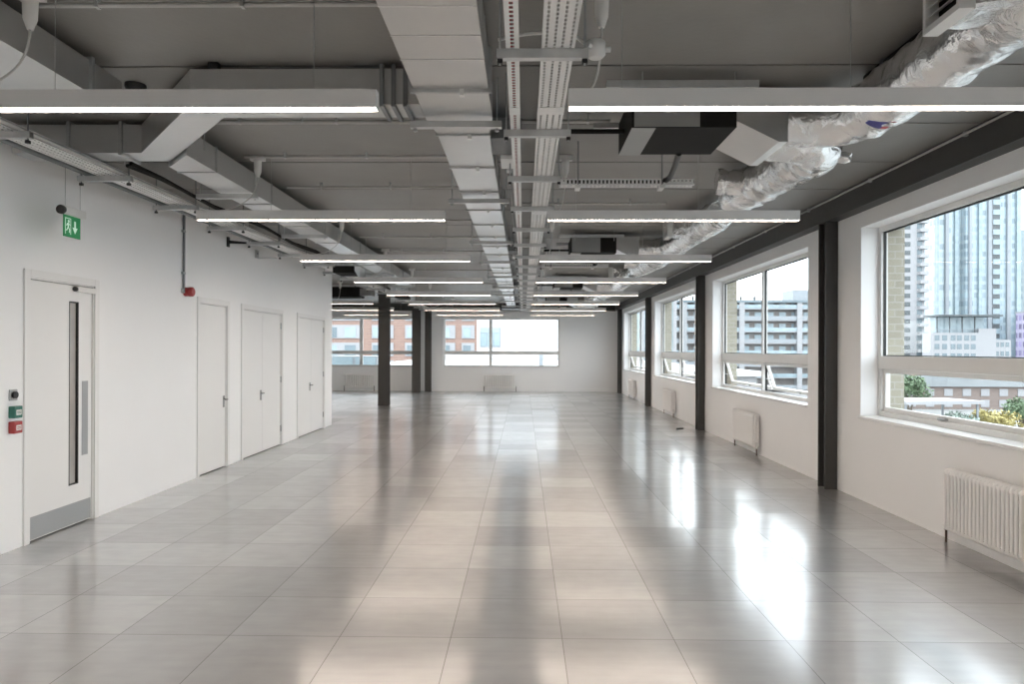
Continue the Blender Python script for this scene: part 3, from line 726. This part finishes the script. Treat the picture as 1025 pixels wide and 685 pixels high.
def fcu(dy, k):
    o = ORD[k]
    y0, y1 = 4.46 + dy, 5.08 + dy
    r = empty('fan_coil_unit', (1.0, (y0 + y1) / 2, 2.95), 'black and grey fan coil unit by the windows side, %s from the camera' % o, 'fan coil unit', 'fan coil units right of the trays')
    MB().box(.675, 1.33, y0, y1, 2.95, 3.17).build('casing', M['black'], r, .003)
    m = MB(); m.box(.69, 1.10, y0 - .004, y0 - .0005, 2.955, 3.168); m.build('front_panel', M['fcugrey'], r)
    m = MB(); m.box(.676, .825, y0 + .002, y1 - .002, 2.945, 2.9495); m.build('base_panel', M['fcugrey'], r)
    p = MB(); p.hexa([(1.33, y0 + .02, 3.0), (1.33, y1 - .02, 3.0), (1.60, y1 - .02, 2.865), (1.60, y0 + .02, 2.865), (1.33, y0 + .02, 3.18), (1.33, y1 - .02, 3.18), (1.60, y1 - .02, 3.18), (1.60, y0 + .02, 3.18)])
    p.box(1.60, 1.655, y0 + .02, y1 - .02, 2.865, 3.18)
    p.build('supply_plenum', M['duct'], r)
    for xx in (.72, 1.28):
        for yy in (y0 - .13, y1 + .05): MB().cyl((xx, yy, 3.1), (xx, yy, HC), .005, 6).build('threaded_rod', M['galv'], r)
    for yy in (y0 - .13, y1 + .05):
        MB().channel((.50, yy, 3.15), (1.42, yy, 3.15), .041, .041).build('strut', M['strut'], r)
    d = MB(); d.tube([(1.10, y1 - .02, 2.955), (1.14, y1 + .3, 2.945), (1.17, y1 + .6, 2.94), (1.16, y1 + .70, 2.935), (1.08, y1 + .745, 2.93), (.95, y1 + .745, 2.925), (.35, y1 + .745, 2.925)], .022, 8)
    d.build('supply_cable', M['blackplastic'], r)
    MB().cyl((.30, y0 + .34, 3.03), (.675, y0 + .34, 3.03), .016, 10).build('refrigerant_pipe', M['black'], r)
    # foil branch towards the camera
    f = empty('foil_duct', (2.1, y0 - 1, 2.9), 'crinkled silver foil duct running towards the camera from the %s fan coil unit' % o, 'flexible duct', 'silver foil ducts')
    pts, rad = wobble([(1.66, y0 + .16, 3.02), (1.95, y0 + .16, 3.02), (2.10, y0 - .02, 3.02), (2.11, y0 - .5, 3.03), (2.10, y0 - 1.1, 3.03), (2.11, y0 - 1.9, 3.03), (2.13, y0 - 2.5, 3.03)], 54, .045, .165, 3 + k)
    rad = [.135 + (q - .135) * min(1, i / 9) for i, q in enumerate(rad)]
    crumple(MB().tube(pts, .16, 22, True, rad), .006, 5 + k).build('foil_sleeve', M['foil'], f)
    b = MB(); b.hexa([(1.80, y0 - GA, 2.95), (2.05, y0 - GA - .12, 2.94), (2.05, y0 - GB, 2.94), (1.80, y0 - GB, 2.95), (1.80, y0 - GA, 3.2), (2.05, y0 - GA - .12, 3.17), (2.05, y0 - GB, 3.17), (1.80, y0 - GB, 3.2)])
    b.build('boot', M['foil'], f)
    g = MB(); g.box(1.735, 1.80, y0 - GA - .02, y0 - GA, 2.925, 3.225); g.box(1.735, 1.80, y0 - GB, y0 - GB + .02, 2.925, 3.225); g.box(1.735, 1.80, y0 - GA, y0 - GB, 2.925, 2.95); g.box(1.735, 1.80, y0 - GA, y0 - GB, 3.19, 3.225)
    go = g.build('grille', M['tray'], f)
    sl = MB()
    for i in range(6):
        z = 2.955 + i * .04
        sl.hexa([(1.745, y0 - GA, z), (1.785, y0 - GA, z + .02), (1.785, y0 - GB, z + .02), (1.745, y0 - GB, z), (1.745, y0 - GA, z + .004), (1.785, y0 - GA, z + .024), (1.785, y0 - GB, z + .024), (1.745, y0 - GB, z + .004)])
    sl.build('louvres', M['tray'], go)
    MB().box(1.793, 1.799, y0 - GA, y0 - GB, 2.94, 3.19).build('grille_backing', M['black'], go)
    if k == 0:
        for (a0, a1, mt) in ((-128, -98, 'sticker_blue'), (-98, -86, 'sticker_red')):
            m = MB(); vs = []
            for i in range(6):
                an = math.radians(a0 + (a1 - a0) * i / 5)
                for yy in (y0 - .40, y0 - .27): vs.append((2.105 + .176 * math.cos(an), yy, 3.03 + .176 * math.sin(an)))
            m.add(vs, [(2 * i, 2 * i + 1, 2 * i + 3, 2 * i + 2) for i in range(5)]); m.build('printed_sticker', M[mt], f)
    # foil branch away from the camera
    f = empty('foil_duct', (2.05, y1 + 1, 2.9), 'crinkled silver foil duct running away from the camera behind the %s fan coil unit' % o, 'flexible duct', 'silver foil ducts')
    pts, rad = wobble([(1.66, y1 - .14, 2.99), (1.95, y1 - .14, 2.99), (2.12, y1 + .02, 3.0), (2.10, y1 + .4, 3.02), (2.08, y1 + .9, 3.02), (2.05, y1 + 1.4, 3.03), (2.02, y1 + 1.85, 3.03)], 46, .05, .175, 13 + k)
    rad = [.115 + (q - .115) * min(1, i / 9) for i, q in enumerate(rad)]; rad[-1] *= .5; rad[-2] *= .85
    crumple(MB().tube(pts, .16, 22, True, rad), .006, 15 + k).build('foil_sleeve', M['foil'], f)
    b = MB(); pts, rad = wobble([(2.05, y1 + 1.25, 3.04), (1.85, y1 + 1.27, 3.05), (1.72, y1 + 1.28, 3.06)], 12, .07, .11, 23 + k)
    crumple(b.tube(pts, .1, 16, True, rad), .007, 25 + k); b.build('outlet_boot', M['foil'], f)
    b = MB(); pts, rad = wobble([(2.1, y1 + .1, 2.97), (2.22, y1 + .04, 2.94), (2.31, y1 - .02, 2.92)], 12, .1, .06, 33 + k)
    rad = [q * (1 - .45 * i / 12) for i, q in enumerate(rad)]
    crumple(b.tube(pts, .06, 12, True, rad), .006, 35 + k); b.build('loose_foil_end', M['foil'], f)
    MB().box(1.665, 2.30, y1 - .03, y1 + .012, 3.10, 3.14).build('support_band', M['galvdark'], f) if False else None
    # plain flat black strip added on the ceiling above the foil
    q = empty('black_strip', (2.2, y0 - .8, 3.2), 'flat black strip on the ceiling above the %s foil duct' % o, 'air duct', 'flat black ceiling strips')
    MB().box(2.08, 2.30, y0 - 1.30, y0 - .06, 3.205, 3.247).build('strip_body', M['black'], q, .012)
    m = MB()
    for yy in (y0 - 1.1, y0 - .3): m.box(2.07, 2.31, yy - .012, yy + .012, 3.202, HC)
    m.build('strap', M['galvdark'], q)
    # crosswise perforated tray
    t = empty('cable_tray', (.85, y1 + .75, 2.9), 'short crosswise perforated tray with black cable, by the %s fan coil unit' % o, 'cable tray', 'crosswise perforated trays')
    ya, yb = y1 + .70, y1 + .80; m = MB()
    x = .30
    while x < 1.36:
        m.box(x, x + .018, ya, ya + .0015, 2.906, 2.94); m.box(x, x + .02, ya, yb, 2.898, 2.9); x += .032
    m.box(.29, 1.385, ya, ya + .0015, 2.898, 2.908); m.box(.29, 1.385, ya, ya + .0015, 2.936, 2.948); m.box(.29, 1.385, yb - .0015, yb, 2.898, 2.948)
    m.box(.29, 1.385, ya + .0, ya + .02, 2.897, 2.899); m.box(.29, 1.385, yb - .02, yb, 2.897, 2.899)
    m.build('tray_bed', M['tray'], t)
    for xx in (.44, 1.12):
        MB().box(xx - .02, xx + .02, ya - .012, yb + .012, 2.87, 2.897).build('support_clip', M['white'], t)
        MB().cyl((xx, ya - .006, 2.87), (xx, ya - .006, HC), .005, 6).build('threaded_rod', M['galvdark'], t)
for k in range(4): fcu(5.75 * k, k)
# ================================================================== LEFT WALL SERVICES
LY0, LY1 = -2.0, 24.9
r = empty('conduit', (-3.5, 8, 2.95), 'dark grey conduit along the left wall side of the perforated tray', 'conduit')
MB().cyl((-3.515, LY0, 2.957), (-3.515, 10.7, 2.957), .02, 10).build('conduit_tube', M['galvdark'], r)
TX0, TX1, TZ = -3.44, -3.256, 2.945
perforated('cable_tray', TX0, TX1, LY0, LY1, TZ, 4, 'perforated steel cable tray hung along the left wall', grp=None, loose=False)
cb = empty('cable_bundle', (-3.35, 8, TZ), 'bundle of black cables lying in the perforated tray', 'cables')
m = MB()
for i in range(5):
    x = TX0 + .03 + i * .032; rr = random.Random(i)
    m.tube([(x + rr.uniform(-.011, .011), LY0 + .2 + j * .75, TZ + .015 + rr.uniform(0, .012)) for j in range(33)], .010, 6)
m.build('cables', M['black'], cb)
r = empty('conduit', (-3.2, 10, 2.94), 'bright grey conduit on the room side of the perforated tray', 'conduit')
MB().cyl((-3.196, LY0, 2.945), (-3.196, LY1, 2.945), .013, 10).build('conduit_tube', M['conduit'], r)
r = empty('cable_bundle', (-3.14, 8, 2.99), 'sagging black cables above the perforated tray at the left', 'cables')
m = MB()
for i in range(2):
    m.tube([(-3.16 + .03 * i, 5.6 + j * .5, 3.01 + .02 * math.sin(j * 1.3 + i)) for j in range(12)], .016, 6)
m.build('cables', M['black'], r)
k = 0; y = 2.16
while y < 24.5:
    r = empty('tray_hanger', (-3.36, y, 2.9), 'steel strut bar below the perforated tray on the left, %s from the camera' % ORD[k], 'hanger bar', 'strut bars carrying the left wall services')
    MB().channel((-3.58, y, 2.893), (-3.145, y, 2.893)).build('strut', M['galv'], r)
    for xx in (-3.555, -3.17):
        MB().cyl((xx, y, 2.876), (xx, y, HC), .005, 6).build('threaded_rod', M['galvdark'], r)
        MB().box(xx - .012, xx + .012, y - .012, y + .012, 2.86, 2.88).build('nut', M['blackplastic'], r)
    y += 1.16; k += 1

# black arm and small steel plate on the left wall
r = empty('arm_bracket', (-3.9, 9.3, 2.95), 'black arm bracket fixed high on the left wall', 'bracket')
MB().box(XL, XL + .02, 9.29, 9.35, 2.90, 3.03).build('wall_plate', M['blackplastic'], r)
m = MB(); m.hexa([(XL + .02, 9.31, 2.945), (XL + .32, 9.5, 2.965), (XL + .32, 9.52, 2.965), (XL + .02, 9.33, 2.945), (XL + .02, 9.31, 2.985), (XL + .32, 9.5, 2.98), (XL + .32, 9.52, 2.98), (XL + .02, 9.33, 2.985)])
m.build('arm', M['blackplastic'], r)
r = empty('angle_plate', (-3.85, 10.4, 2.9), 'grey steel angle plate high on the left wall near the third door', 'bracket')
MB().box(XL, XL + .006, 10.28, 10.42, 2.88, 3.0).box(XL + .006, XL + .30, 10.28, 10.42, 2.88, 2.886).build('plate', M['galv'], r)
MB().cyl((XL + .006, 10.35, 2.95), (XL + .02, 10.35, 2.95), .012, 8).build('bolt', M['galvdark'], r)

# fire alarm sounder with its conduit
r = empty('alarm_sounder', (XL, 8.25, 2.2), 'round red fire alarm sounder below a vertical conduit', 'fire alarm')
MB().cyl((XL, 8.15, 2.21), (XL + .035, 8.15, 2.21), .052, 20).build('base', M['red'], r)
MB().tube([(XL + .035, 8.15, 2.21), (XL + .05, 8.15, 2.21), (XL + .09, 8.15, 2.21), (XL + .10, 8.15, 2.21)], .05, 20, True, [.046, .055, .055, .042]).build('sounder_body', M['red'], r)
r = empty('conduit', (XL + .02, 8.22, 2.26), 'thin vertical grey conduit on the left wall above the red sounder', 'conduit')
MB().tube([(XL + .02, 8.08, 3.24), (XL + .02, 8.08, 2.4), (XL + .02, 8.08, 2.21)], .013, 10).build('conduit_tube', M['galvdark'], r)
m = MB(); m.box(XL, XL + .022, 8.05, 8.11, 2.19, 2.235); m.build('end_box', M['galv'], r)
for zz in (2.42, 2.9): MB().box(XL, XL + .03, 8.055, 8.105, zz - .012, zz + .012).build('saddle', M['galv'], r)

# door-side controls
r = empty('exit_button', (XL, 5.42, 1.19), 'small grey plate with black push button left of the near door', 'button')
MB().box(XL, XL + .012, 5.34, 5.42, 1.15, 1.235).build('plate', M['steel'], r, .003)
MB().cyl((XL + .012, 5.38, 1.193), (XL + .03, 5.38, 1.193), .027, 18).build('push_button', M['blackplastic'], r)
def callpoint(z, mat, label):
    r = empty('call_point', (XL, 5.42, z), label, 'call point')
    MB().box(XL, XL + .05, 5.335, 5.425, z - .046, z + .046).build('housing', M[mat], r, .006)
    MB().box(XL + .05, XL + .053, 5.353, 5.407, z - .022, z + .018).build('front_window', M['white'], r)
    MB().box(XL + .053, XL + .0545, 5.36, 5.40, z + .001, z + .006).box(XL + .053, XL + .0545, 5.36, 5.40, z - .011, z - .006).build('print_lines', M[mat], r)
callpoint(1.062, 'green', 'green emergency door release box left of the near door')
callpoint(.945, 'callred', 'red fire alarm call point below the green box')

# hanging exit sign
ex = -3.66
r = empty('exit_sign', (ex, 5.52, 2.44), 'green running-man exit sign hanging from two wires', 'exit sign')
MB().box(ex - .03, ex + .03, 5.56, 5.83, 2.62, 2.685).build('sign_housing', M['white'], r, .006)
MB().cyl((ex, 5.54, 2.652), (ex, 5.565, 2.652), .036, 18).build('end_cap', M['blackplastic'], r)
bd = MB().box(ex - .004, ex + .004, 5.58, 5.79, 2.448, 2.62).build('sign_blade', M['exitgreen'], r)
# pictogram on the room face (and back): figure running through a doorway, arrow down
def picto(xf, s):
    m = MB()
    def P(poly): m.prism([(5.685 + s * (p[0]), 2.534 + p[1]) for p in poly], 'x', xf, xf + .0012)
    P([(-.085, -.06), (-.03, -.06), (-.03, .065), (-.085, .065)][:0] or [(-.09, -.065), (-.084, -.065), (-.084, .065), (-.09, .065)])
    P([(-.084, .059), (-.018, .059), (-.018, .065), (-.084, .065)])
    P([(-.024, -.065), (-.018, -.065), (-.018, .059), (-.024, .059)])
    n = 12; P([(-.046 + .0115 * math.cos(2 * PI * i / n), .04 + .0115 * math.sin(2 * PI * i / n)) for i in range(n)])
    P([(-.066, .022), (-.048, .027), (-.043, -.004), (-.058, -.006)])
    P([(-.058, -.004), (-.046, -.006), (-.030, -.028), (-.034, -.052), (-.042, -.05), (-.040, -.03)])
    P([(-.058, -.006), (-.050, -.012), (-.066, -.036), (-.080, -.04), (-.082, -.032), (-.070, -.027)])
    P([(-.050, .022), (-.032, .006), (-.028, .012), (-.046, .028)])
    P([(-.066, .022), (-.078, .004), (-.073, .0), (-.060, .016)])
    # arrow
    P([(.024, .05), (.044, .05), (.044, -.005), (.024, -.005)]); P([(.002, -.003), (.066, -.003), (.034, -.052)])
    return m
picto(ex + .004, 1).build('pictogram', M['exitwhite'], bd)
for yy in (5.60, 5.79): MB().cyl((ex, yy, 2.685), (ex, yy, HC), .0018, 6).build('suspension_wire', M['galvdark'], r)

# detector on the ceiling
r = empty('smoke_detector', (-2.2, 4.5, 3.2), 'round black smoke detector on the ceiling at the left', 'smoke detector')
MB().tube([(-2.50, 4.52, HC), (-2.50, 4.52, HC - .02), (-2.50, 4.52, HC - .05), (-2.50, 4.52, HC - .06)], .06, 18, True, [.065, .065, .05, .03]).build('detector_body', M['blackplastic'], r)

# offcut on the floor
m = MB(); m.prism([(3.02, 14.0), (3.16, 14.03), (3.15, 14.09), (3.03, 14.07)], 'z', 0, .02)
tag(m.build('metal_offcut', M['blackplastic'], None, .003), 'small dark flat offcut lying on the floor by the third column', 'offcut')

# ================================================================== OUTSIDE
GZ = -9.0
S(MB().box(-220, 420, -120, 420, GZ - .3, GZ).build('ground', M['ground']))
def grid_windows(parent, name, mesh_mat, pts, w, h, d, limit=100, face='y'):
    """one shared mesh, one object per window"""
    first = None
    for i, (x, y, z) in enumerate(pts[:limit]):
        if first is None:
            mb = MB()
            if face == 'y': mb.box(x - w / 2, x + w / 2, y - d, y, z, z + h)
            else: mb.box(x - d, x, y - w / 2, y + w / 2, z, z + h)
            first = mb.build(name, M[mesh_mat], parent); base = Vector((x, y, z))
        else:
            o = first.copy(); COL.objects.link(o); o.parent = parent; o.location = Vector((x, y, z)) - base
    if len(pts) > limit:
        mb = MB()
        for x, y, z in pts[limit:]:
            if face == 'y': mb.box(x - w / 2, x + w / 2, y - d, y, z, z + h)
            else: mb.box(x - d, x, y - w / 2, y + w / 2, z, z + h)
        tag(mb.build(name, M[mesh_mat], parent), kind='stuff')
# tall pale tower (window 1)
t = empty('glass_tower', (160, 262, GZ), 'tall pale blue glass tower through the nearest window', 'building')
MB().box(151.5, 162, 264, 275, GZ, 130).build('curtain_wall', M['curtain'], t)
MB().box(161, 180, 261, 275, GZ, 118).build('front_wing', M['curtain2'], t)
for i in range(9):
    x = 151.6 + i * 3.4; y = 264 if x < 161 else 261
    MB().box(x, x + .9 + .3 * (i % 3), y - .9, y, GZ, 128 if x < 161 else 116).build('fin', M['outgrey'] if i % 2 else M['outglasslight'], t)
MB().box(170, 172.6, 260.0, 261, GZ, 112).build('dark_slot', M['outdark'], t)
pts = [(171.3, 260.05, -3 + 3.6 * j) for j in range(24)]
grid_windows(t, 'spandrel', 'outglasslight', pts, 2.5, 1.9, .3)
t = empty('white_balcony_tower', (138, 255, GZ), 'slim white apartment tower with stacked balconies at the left of the glass tower', 'building')
MB().box(131, 140, 250, 256, GZ, 116).build('walls', M['outwhite'], t)
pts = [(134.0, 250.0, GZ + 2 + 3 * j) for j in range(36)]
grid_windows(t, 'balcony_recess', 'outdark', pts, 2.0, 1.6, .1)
for j in range(33):
    z = GZ + 3 * j + 1
    MB().box(137.6, 140.5, 248.2, 250, z, z + 1.1).build('balcony', M['outwhite'], t) if j % 1 == 0 else None
pts = [(138.2, 250.0, GZ + 2.2 + 3 * j) for j in range(36)]
grid_windows(t, 'balcony_door', 'outglass', pts, 1.8, 1.8, .1)
t = empty('green_glass_tower', (190, 260, GZ), 'green glass tower at the right edge of the nearest window', 'building')
MB().box(186.5, 205, 262, 270, GZ, 47).build('curtain_wall', M['curtain'], t)
for j in range(14):
    z = -6 + 3.7 * j; MB().box(186.3, 205.2, 261.5, 262, z, z + .4).build('floor_band', M['outgrey'], t)
t = empty('purple_block', (170, 242, GZ), 'purple clad block at the right edge of the nearest window', 'building')
MB().box(168.8, 190, 242, 246, GZ, 14.5).build('walls', M['purple'], t); MB().box(168.6, 190.2, 241.8, 246.2, 14.5, 15).build('parapet', M['outwhite'], t)
# low white building with terrace canopy
t = empty('white_terrace_building', (142, 232, GZ), 'low white building with a flat canopy over its roof terrace', 'building')
MB().box(131.5, 146.0, 230, 236, GZ, 7.4).build('walls', M['outwhite'], t)
MB().box(146.0, 151.6, 230.0, 236, GZ, 8.8).build('stair_tower', M['outwhite'], t)
MB().box(151.6, 157, 231, 236, GZ, 5.2).build('side_wing', M['outwhite'], t)
MB().box(131.8, 152.0, 227.4, 236, 12.6, 13.1).build('canopy', M['outdark'], t)
for x in (133, 137, 141, 145): MB().box(x, x + .25, 230.4, 230.7, 7.4, 12.6).build('canopy_post', M['outdark'], t)
MB().box(133.5, 149, 232, 235.5, 7.4, 12.6).build('glazed_pavilion', M['outglasslight'], t)
rl = MB()
for i in range(27): rl.box(131.6 + i * .53, 131.68 + i * .53, 229.98, 230.05, 7.4, 8.5)
rl.box(131.5, 146, 229.96, 230.06, 8.5, 8.6); rl.build('railing', M['outgrey'], t)
pts = [(x, 230.0, z) for z in (-7, -4, -.9, 2.1, 4.9) for x in (132.8, 135.2, 137.9, 139.9, 142.2, 144.3)]
grid_windows(t, 'window', 'outglass', pts, 1.5, 1.7, .08)
pts = [(x, 231.0, z) for z in (-3.0, .0, 2.9) for x in (152.6, 154.2, 155.8)]
grid_windows(t, 'window', 'outglass', pts, 1.1, 1.5, .08)
# brick terrace below
t = empty('brick_terrace', (85, 130, GZ), 'long low red-brown brick terrace with white windows seen through the lower pane', 'building')
MB().box(68, 110, 130, 140, GZ, -4.9).build('walls', M['dullbrick'], t)
MB().prism([(129.4, -4.9), (140.6, -4.9), (135, -2.9)], 'x', 67.5, 110.5).build('roof', M['outdark'], t)
pts = [(x, 130.0, z) for z in (-8.6, -6.6) for x in [70.5 + 3.3 * i for i in range(12)]]
grid_windows(t, 'window', 'outwhite', pts, 1.5, 1.3, .12)
for x in (73, 84, 96, 107): MB().box(x, x + 1, 134.4, 135.6, -3.6, -2.0).build('chimney', M['outwall'], t)
t = empty('white_canopy', (55, 92, GZ), 'white flat canopy roof down in the yard behind the brick pier', 'canopy')
MB().prism([(47, 88), (58, 90), (56.5, 96), (46, 95)], 'z', -5.1, -4.7).build('roof', M['outwhite'], t)
for x, y in ((47.3, 88.6), (57.3, 90.5), (55.8, 95.4), (46.6, 94.6)): MB().box(x, x + .2, y, y + .2, GZ, -5.1).build('post', M['outgrey'], t)
# apartment block with balconies (second window)
t = empty('apartment_block', (54, 184, GZ), 'long apartment block with white balcony bands through the second window', 'building')
MB().box(33, 82, 182, 198, GZ, 13.6).build('walls', M['aptwall'], t)
MB().box(32.5, 82.5, 179.8, 198.5, 13.6, 14.2).build('roof_slab', M['outglass'], t)
for j in range(8):
    z = GZ + .6 + 2.9 * j
    MB().box(33, 82, 180.2, 182, z, z + .28).build('balcony_slab', M['outwhite'], t)
    MB().box(33, 82, 180.15, 180.25, z + .28, z + 1.2).build('balustrade', M['outglasslight'] if j % 2 else M['outgrey'], t)
pts = [(x, 182.0, GZ + 1 + 2.9 * j) for j in (7, 6, 5, 4, 3, 2) for x in [35 + 3.1 * i for i in range(15)]]
grid_windows(t, 'window', 'outglasslight', pts, 1.7, 1.9, .08)
for x in (40, 54.5, 69, 80): MB().box(x, x + 1.3, 179.9, 182, GZ, 13.6).build('white_pier', M['outwhite'], t)
MB().box(69.5, 76, 184, 192, 14.2, 17.2).build('plant_room', M['outgrey'], t)
for x in (44, 50, 56.5, 60, 63): MB().box(x, x + .5, 186, 186.5, 14.2, 15.6).build('flue', M['outdark'], t)
t = empty('grey_office_block', (22, 160, GZ), 'pale grey office block through the farthest right-hand windows', 'building')
MB().box(14, 32, 150, 170, GZ, 22).build('walls', M['curtain'], t); MB().box(13.8, 32.2, 149.8, 170.2, 22, 22.6).build('parapet', M['outwhite'], t)
for i in range(6): MB().box(14.5 + i * 3.4, 15.2 + i * 3.4, 149.6, 150, GZ, 22).build('fin', M['outwhite'], t)
# buildings beyond the far windows
t = empty('brick_office', (-20, 112, GZ), 'red brick block with white window bands beyond the far windows', 'building')
MB().box(-38, -6.4, 110, 124, GZ, 22).build('walls', M['outwall'], t)
for x0, x1, cols in ((-37, -25.2, 4), (-23.6, -20.2, 2), (-18.4, -15.6, 1), (-13.4, -10.6, 1), (-9.6, -7.6, 1)):
    for j in range(8):
        z = GZ + 1.2 + 2.75 * j
        f = MB().box(x0, x1, 109.85, 110, z, z + 2.1).build('window', M['outwhite'], t)
        for q in range(cols):
            a = x0 + (x1 - x0) * (q + .12) / cols; b_ = x0 + (x1 - x0) * (q + .7) / cols
            MB().box(a, b_, 109.8, 109.85, z + .15, z + 1.7).build('pane', M['outglasslight'] if (q + j) % 3 else M['outglass'], f)
t = empty('white_clad_building', (0, 62, GZ), 'white ribbed clad building with one big blue window', 'building')
MB().box(-3.95, 9, 60, 75, GZ, 14).build('walls', M['ribbed'], t)
wf = MB().box(-3.68, -1.95, 59.9, 60, 1.75, 3.4).build('window', M['outgrey'], t)
for i in range(3): MB().box(-3.6 + i * .55, -3.12 + i * .55, 59.86, 59.9, 1.85, 2.9).build('pane', M['outglasslight'], wf)
MB().box(-3.6, -2.02, 59.86, 59.9, 2.95, 3.32).build('pane', M['outglasslight'], wf)
t = empty('flat_roof_annexe', (0, 40, GZ), 'flat white roof just below the far windows', 'building')
MB().box(-8.2, 9, 27.5, 59.8, GZ, .55).build('walls', M['outwhite'], t)
MB().box(-8.4, 9.2, 27.3, 59.8, .55, .75).build('roof', M['roofmem'], t)
MB().box(-8.4, 9.2, 56.5, 57.2, .75, 1.15).build('upstand', M['roofmem'], t)
sk = MB().box(-8.2, -6.2, 30, 32, .75, 1.25).build('roof_light', M['outgrey'], t)
for i in range(2): MB().box(-8.1 + i * .98, -7.25 + i * .98, 29.96, 30, .85, 1.2).build('pane', M['outglasslight'], sk)
MB().box(.75, .95, 34, 34.2, .75, 1.3).build('vent_pipe', M['outgrey'], t)
# shrubs in the yard
def shrub(x, y, h, w, mat, label, cat='shrub', seed=0):
    r = empty('shrub', (x, y, GZ), label, cat, 'shrubs in the yard')
    rnd = random.Random(seed); m = MB()
    lobes = [(rnd.uniform(-w * .35, w * .35), rnd.uniform(-w * .25, w * .25), h * rnd.uniform(.45, .8), w * rnd.uniform(.18, .3)) for _ in range(11)]
    for lx, ly, lz, lr in lobes:
        for _ in range(150):
            d = Vector((rnd.gauss(0, 1), rnd.gauss(0, 1), rnd.gauss(0, 1))).normalized() * lr * rnd.uniform(.6, 1.05)
            c = Vector((x + lx, y + ly, GZ + lz)) + d
            u = Vector((rnd.gauss(0, 1), rnd.gauss(0, 1), rnd.gauss(0, 1))).normalized(); v = u.cross(d.normalized() + Vector((.01, .02, 0))).normalized(); s = w * .045
            m.add([c - u * s, c + v * s * .6, c + u * s, c - v * s * .6], [(0, 1, 2, 3)])
    m.build('foliage', M[mat], r)
    s = MB()
    for lx, ly, lz, lr in lobes[:6]: s.tube([(x, y, GZ), (x + lx * .5, y + ly * .5, GZ + lz * .5), (x + lx, y + ly, GZ + lz)], .06, 6, True, [.12, .08, .03])
    s.build('stems', M['bark'], r)
shrub(60.5, 92, 2.6, 5.4, 'leafyellow', 'yellow flowering shrub seen through the lower pane of the nearest window', seed=1)
shrub(66.5, 96, 4.3, 5.0, 'leaf', 'dark green shrub right of the yellow one', seed=2)
shrub(54.5, 90, 2.2, 5.0, 'leafpale', 'grey-green shrub left of the yellow one', seed=3)
shrub(73.5, 100, 3.8, 4.0, 'leafpink', 'pale pink blossoming shrub at the right edge of the nearest window', seed=4)
shrub(64.6, 88, 1.7, 3.6, 'leafpale', 'low grey-green shrub in front of the yellow one', seed=5)
shrub(66, 122, 6.6, 6.5, 'leaf', 'green tree beside the end of the brick terrace', 'tree', seed=6)

# ================================================================== LIGHT
w = bpy.data.worlds.new('overcast'); SC.world = w; w.use_nodes = True; nt = w.node_tree
bg = nt.nodes['Background']
tc = N(nt, 'ShaderNodeTexCoord'); mp = N(nt, 'ShaderNodeMapping'); mp.inputs['Scale'].default_value = (1, 1, 3.5); nt.links.new(tc.outputs['Generated'], mp.inputs[0])
no = N(nt, 'ShaderNodeTexNoise'); no.inputs['Scale'].default_value = 4.5; no.inputs['Detail'].default_value = 6; nt.links.new(mp.outputs[0], no.inputs['Vector'])
rp = N(nt, 'ShaderNodeValToRGB'); rp.color_ramp.elements[0].position = .35; rp.color_ramp.elements[0].color = (.72, .80, .90, 1)
rp.color_ramp.elements[1].position = .62; rp.color_ramp.elements[1].color = (.91, .965, 1, 1)
nt.links.new(no.outputs['Fac'], rp.inputs[0]); nt.links.new(rp.outputs[0], bg.inputs['Color']); bg.inputs['Strength'].default_value = 3.4

# ================================================================== CAMERA
cam = bpy.data.cameras.new('camera'); co = bpy.data.objects.new('camera', cam); COL.objects.link(co); SC.camera = co
F = 710.0
cam.sensor_width = 36; cam.sensor_fit = 'HORIZONTAL'; cam.lens = 36 * F / 1025
cam.shift_y = 7.5 / 1025; cam.clip_end = 1000; cam.clip_start = .05
yaw = math.atan(11.5 / F)
co.matrix_world = Matrix.Translation((0, 0, 1.555)) @ Matrix.Rotation(yaw, 4, 'Z') @ Matrix.Rotation(PI / 2, 4, 'X') @ Matrix.Rotation(.0034, 4, 'Z')

SC.view_settings.view_transform = 'Standard'; SC.view_settings.look = 'None'; SC.view_settings.gamma = 1
SC.view_settings.use_curve_mapping = False; SC.view_settings.exposure = 0.72
SC.cycles.use_denoising = True
SC.cycles.max_bounces = 10; SC.cycles.diffuse_bounces = 5; SC.cycles.glossy_bounces = 5; SC.cycles.transparent_max_bounces = 16
SC.cycles.sample_clamp_indirect = 6
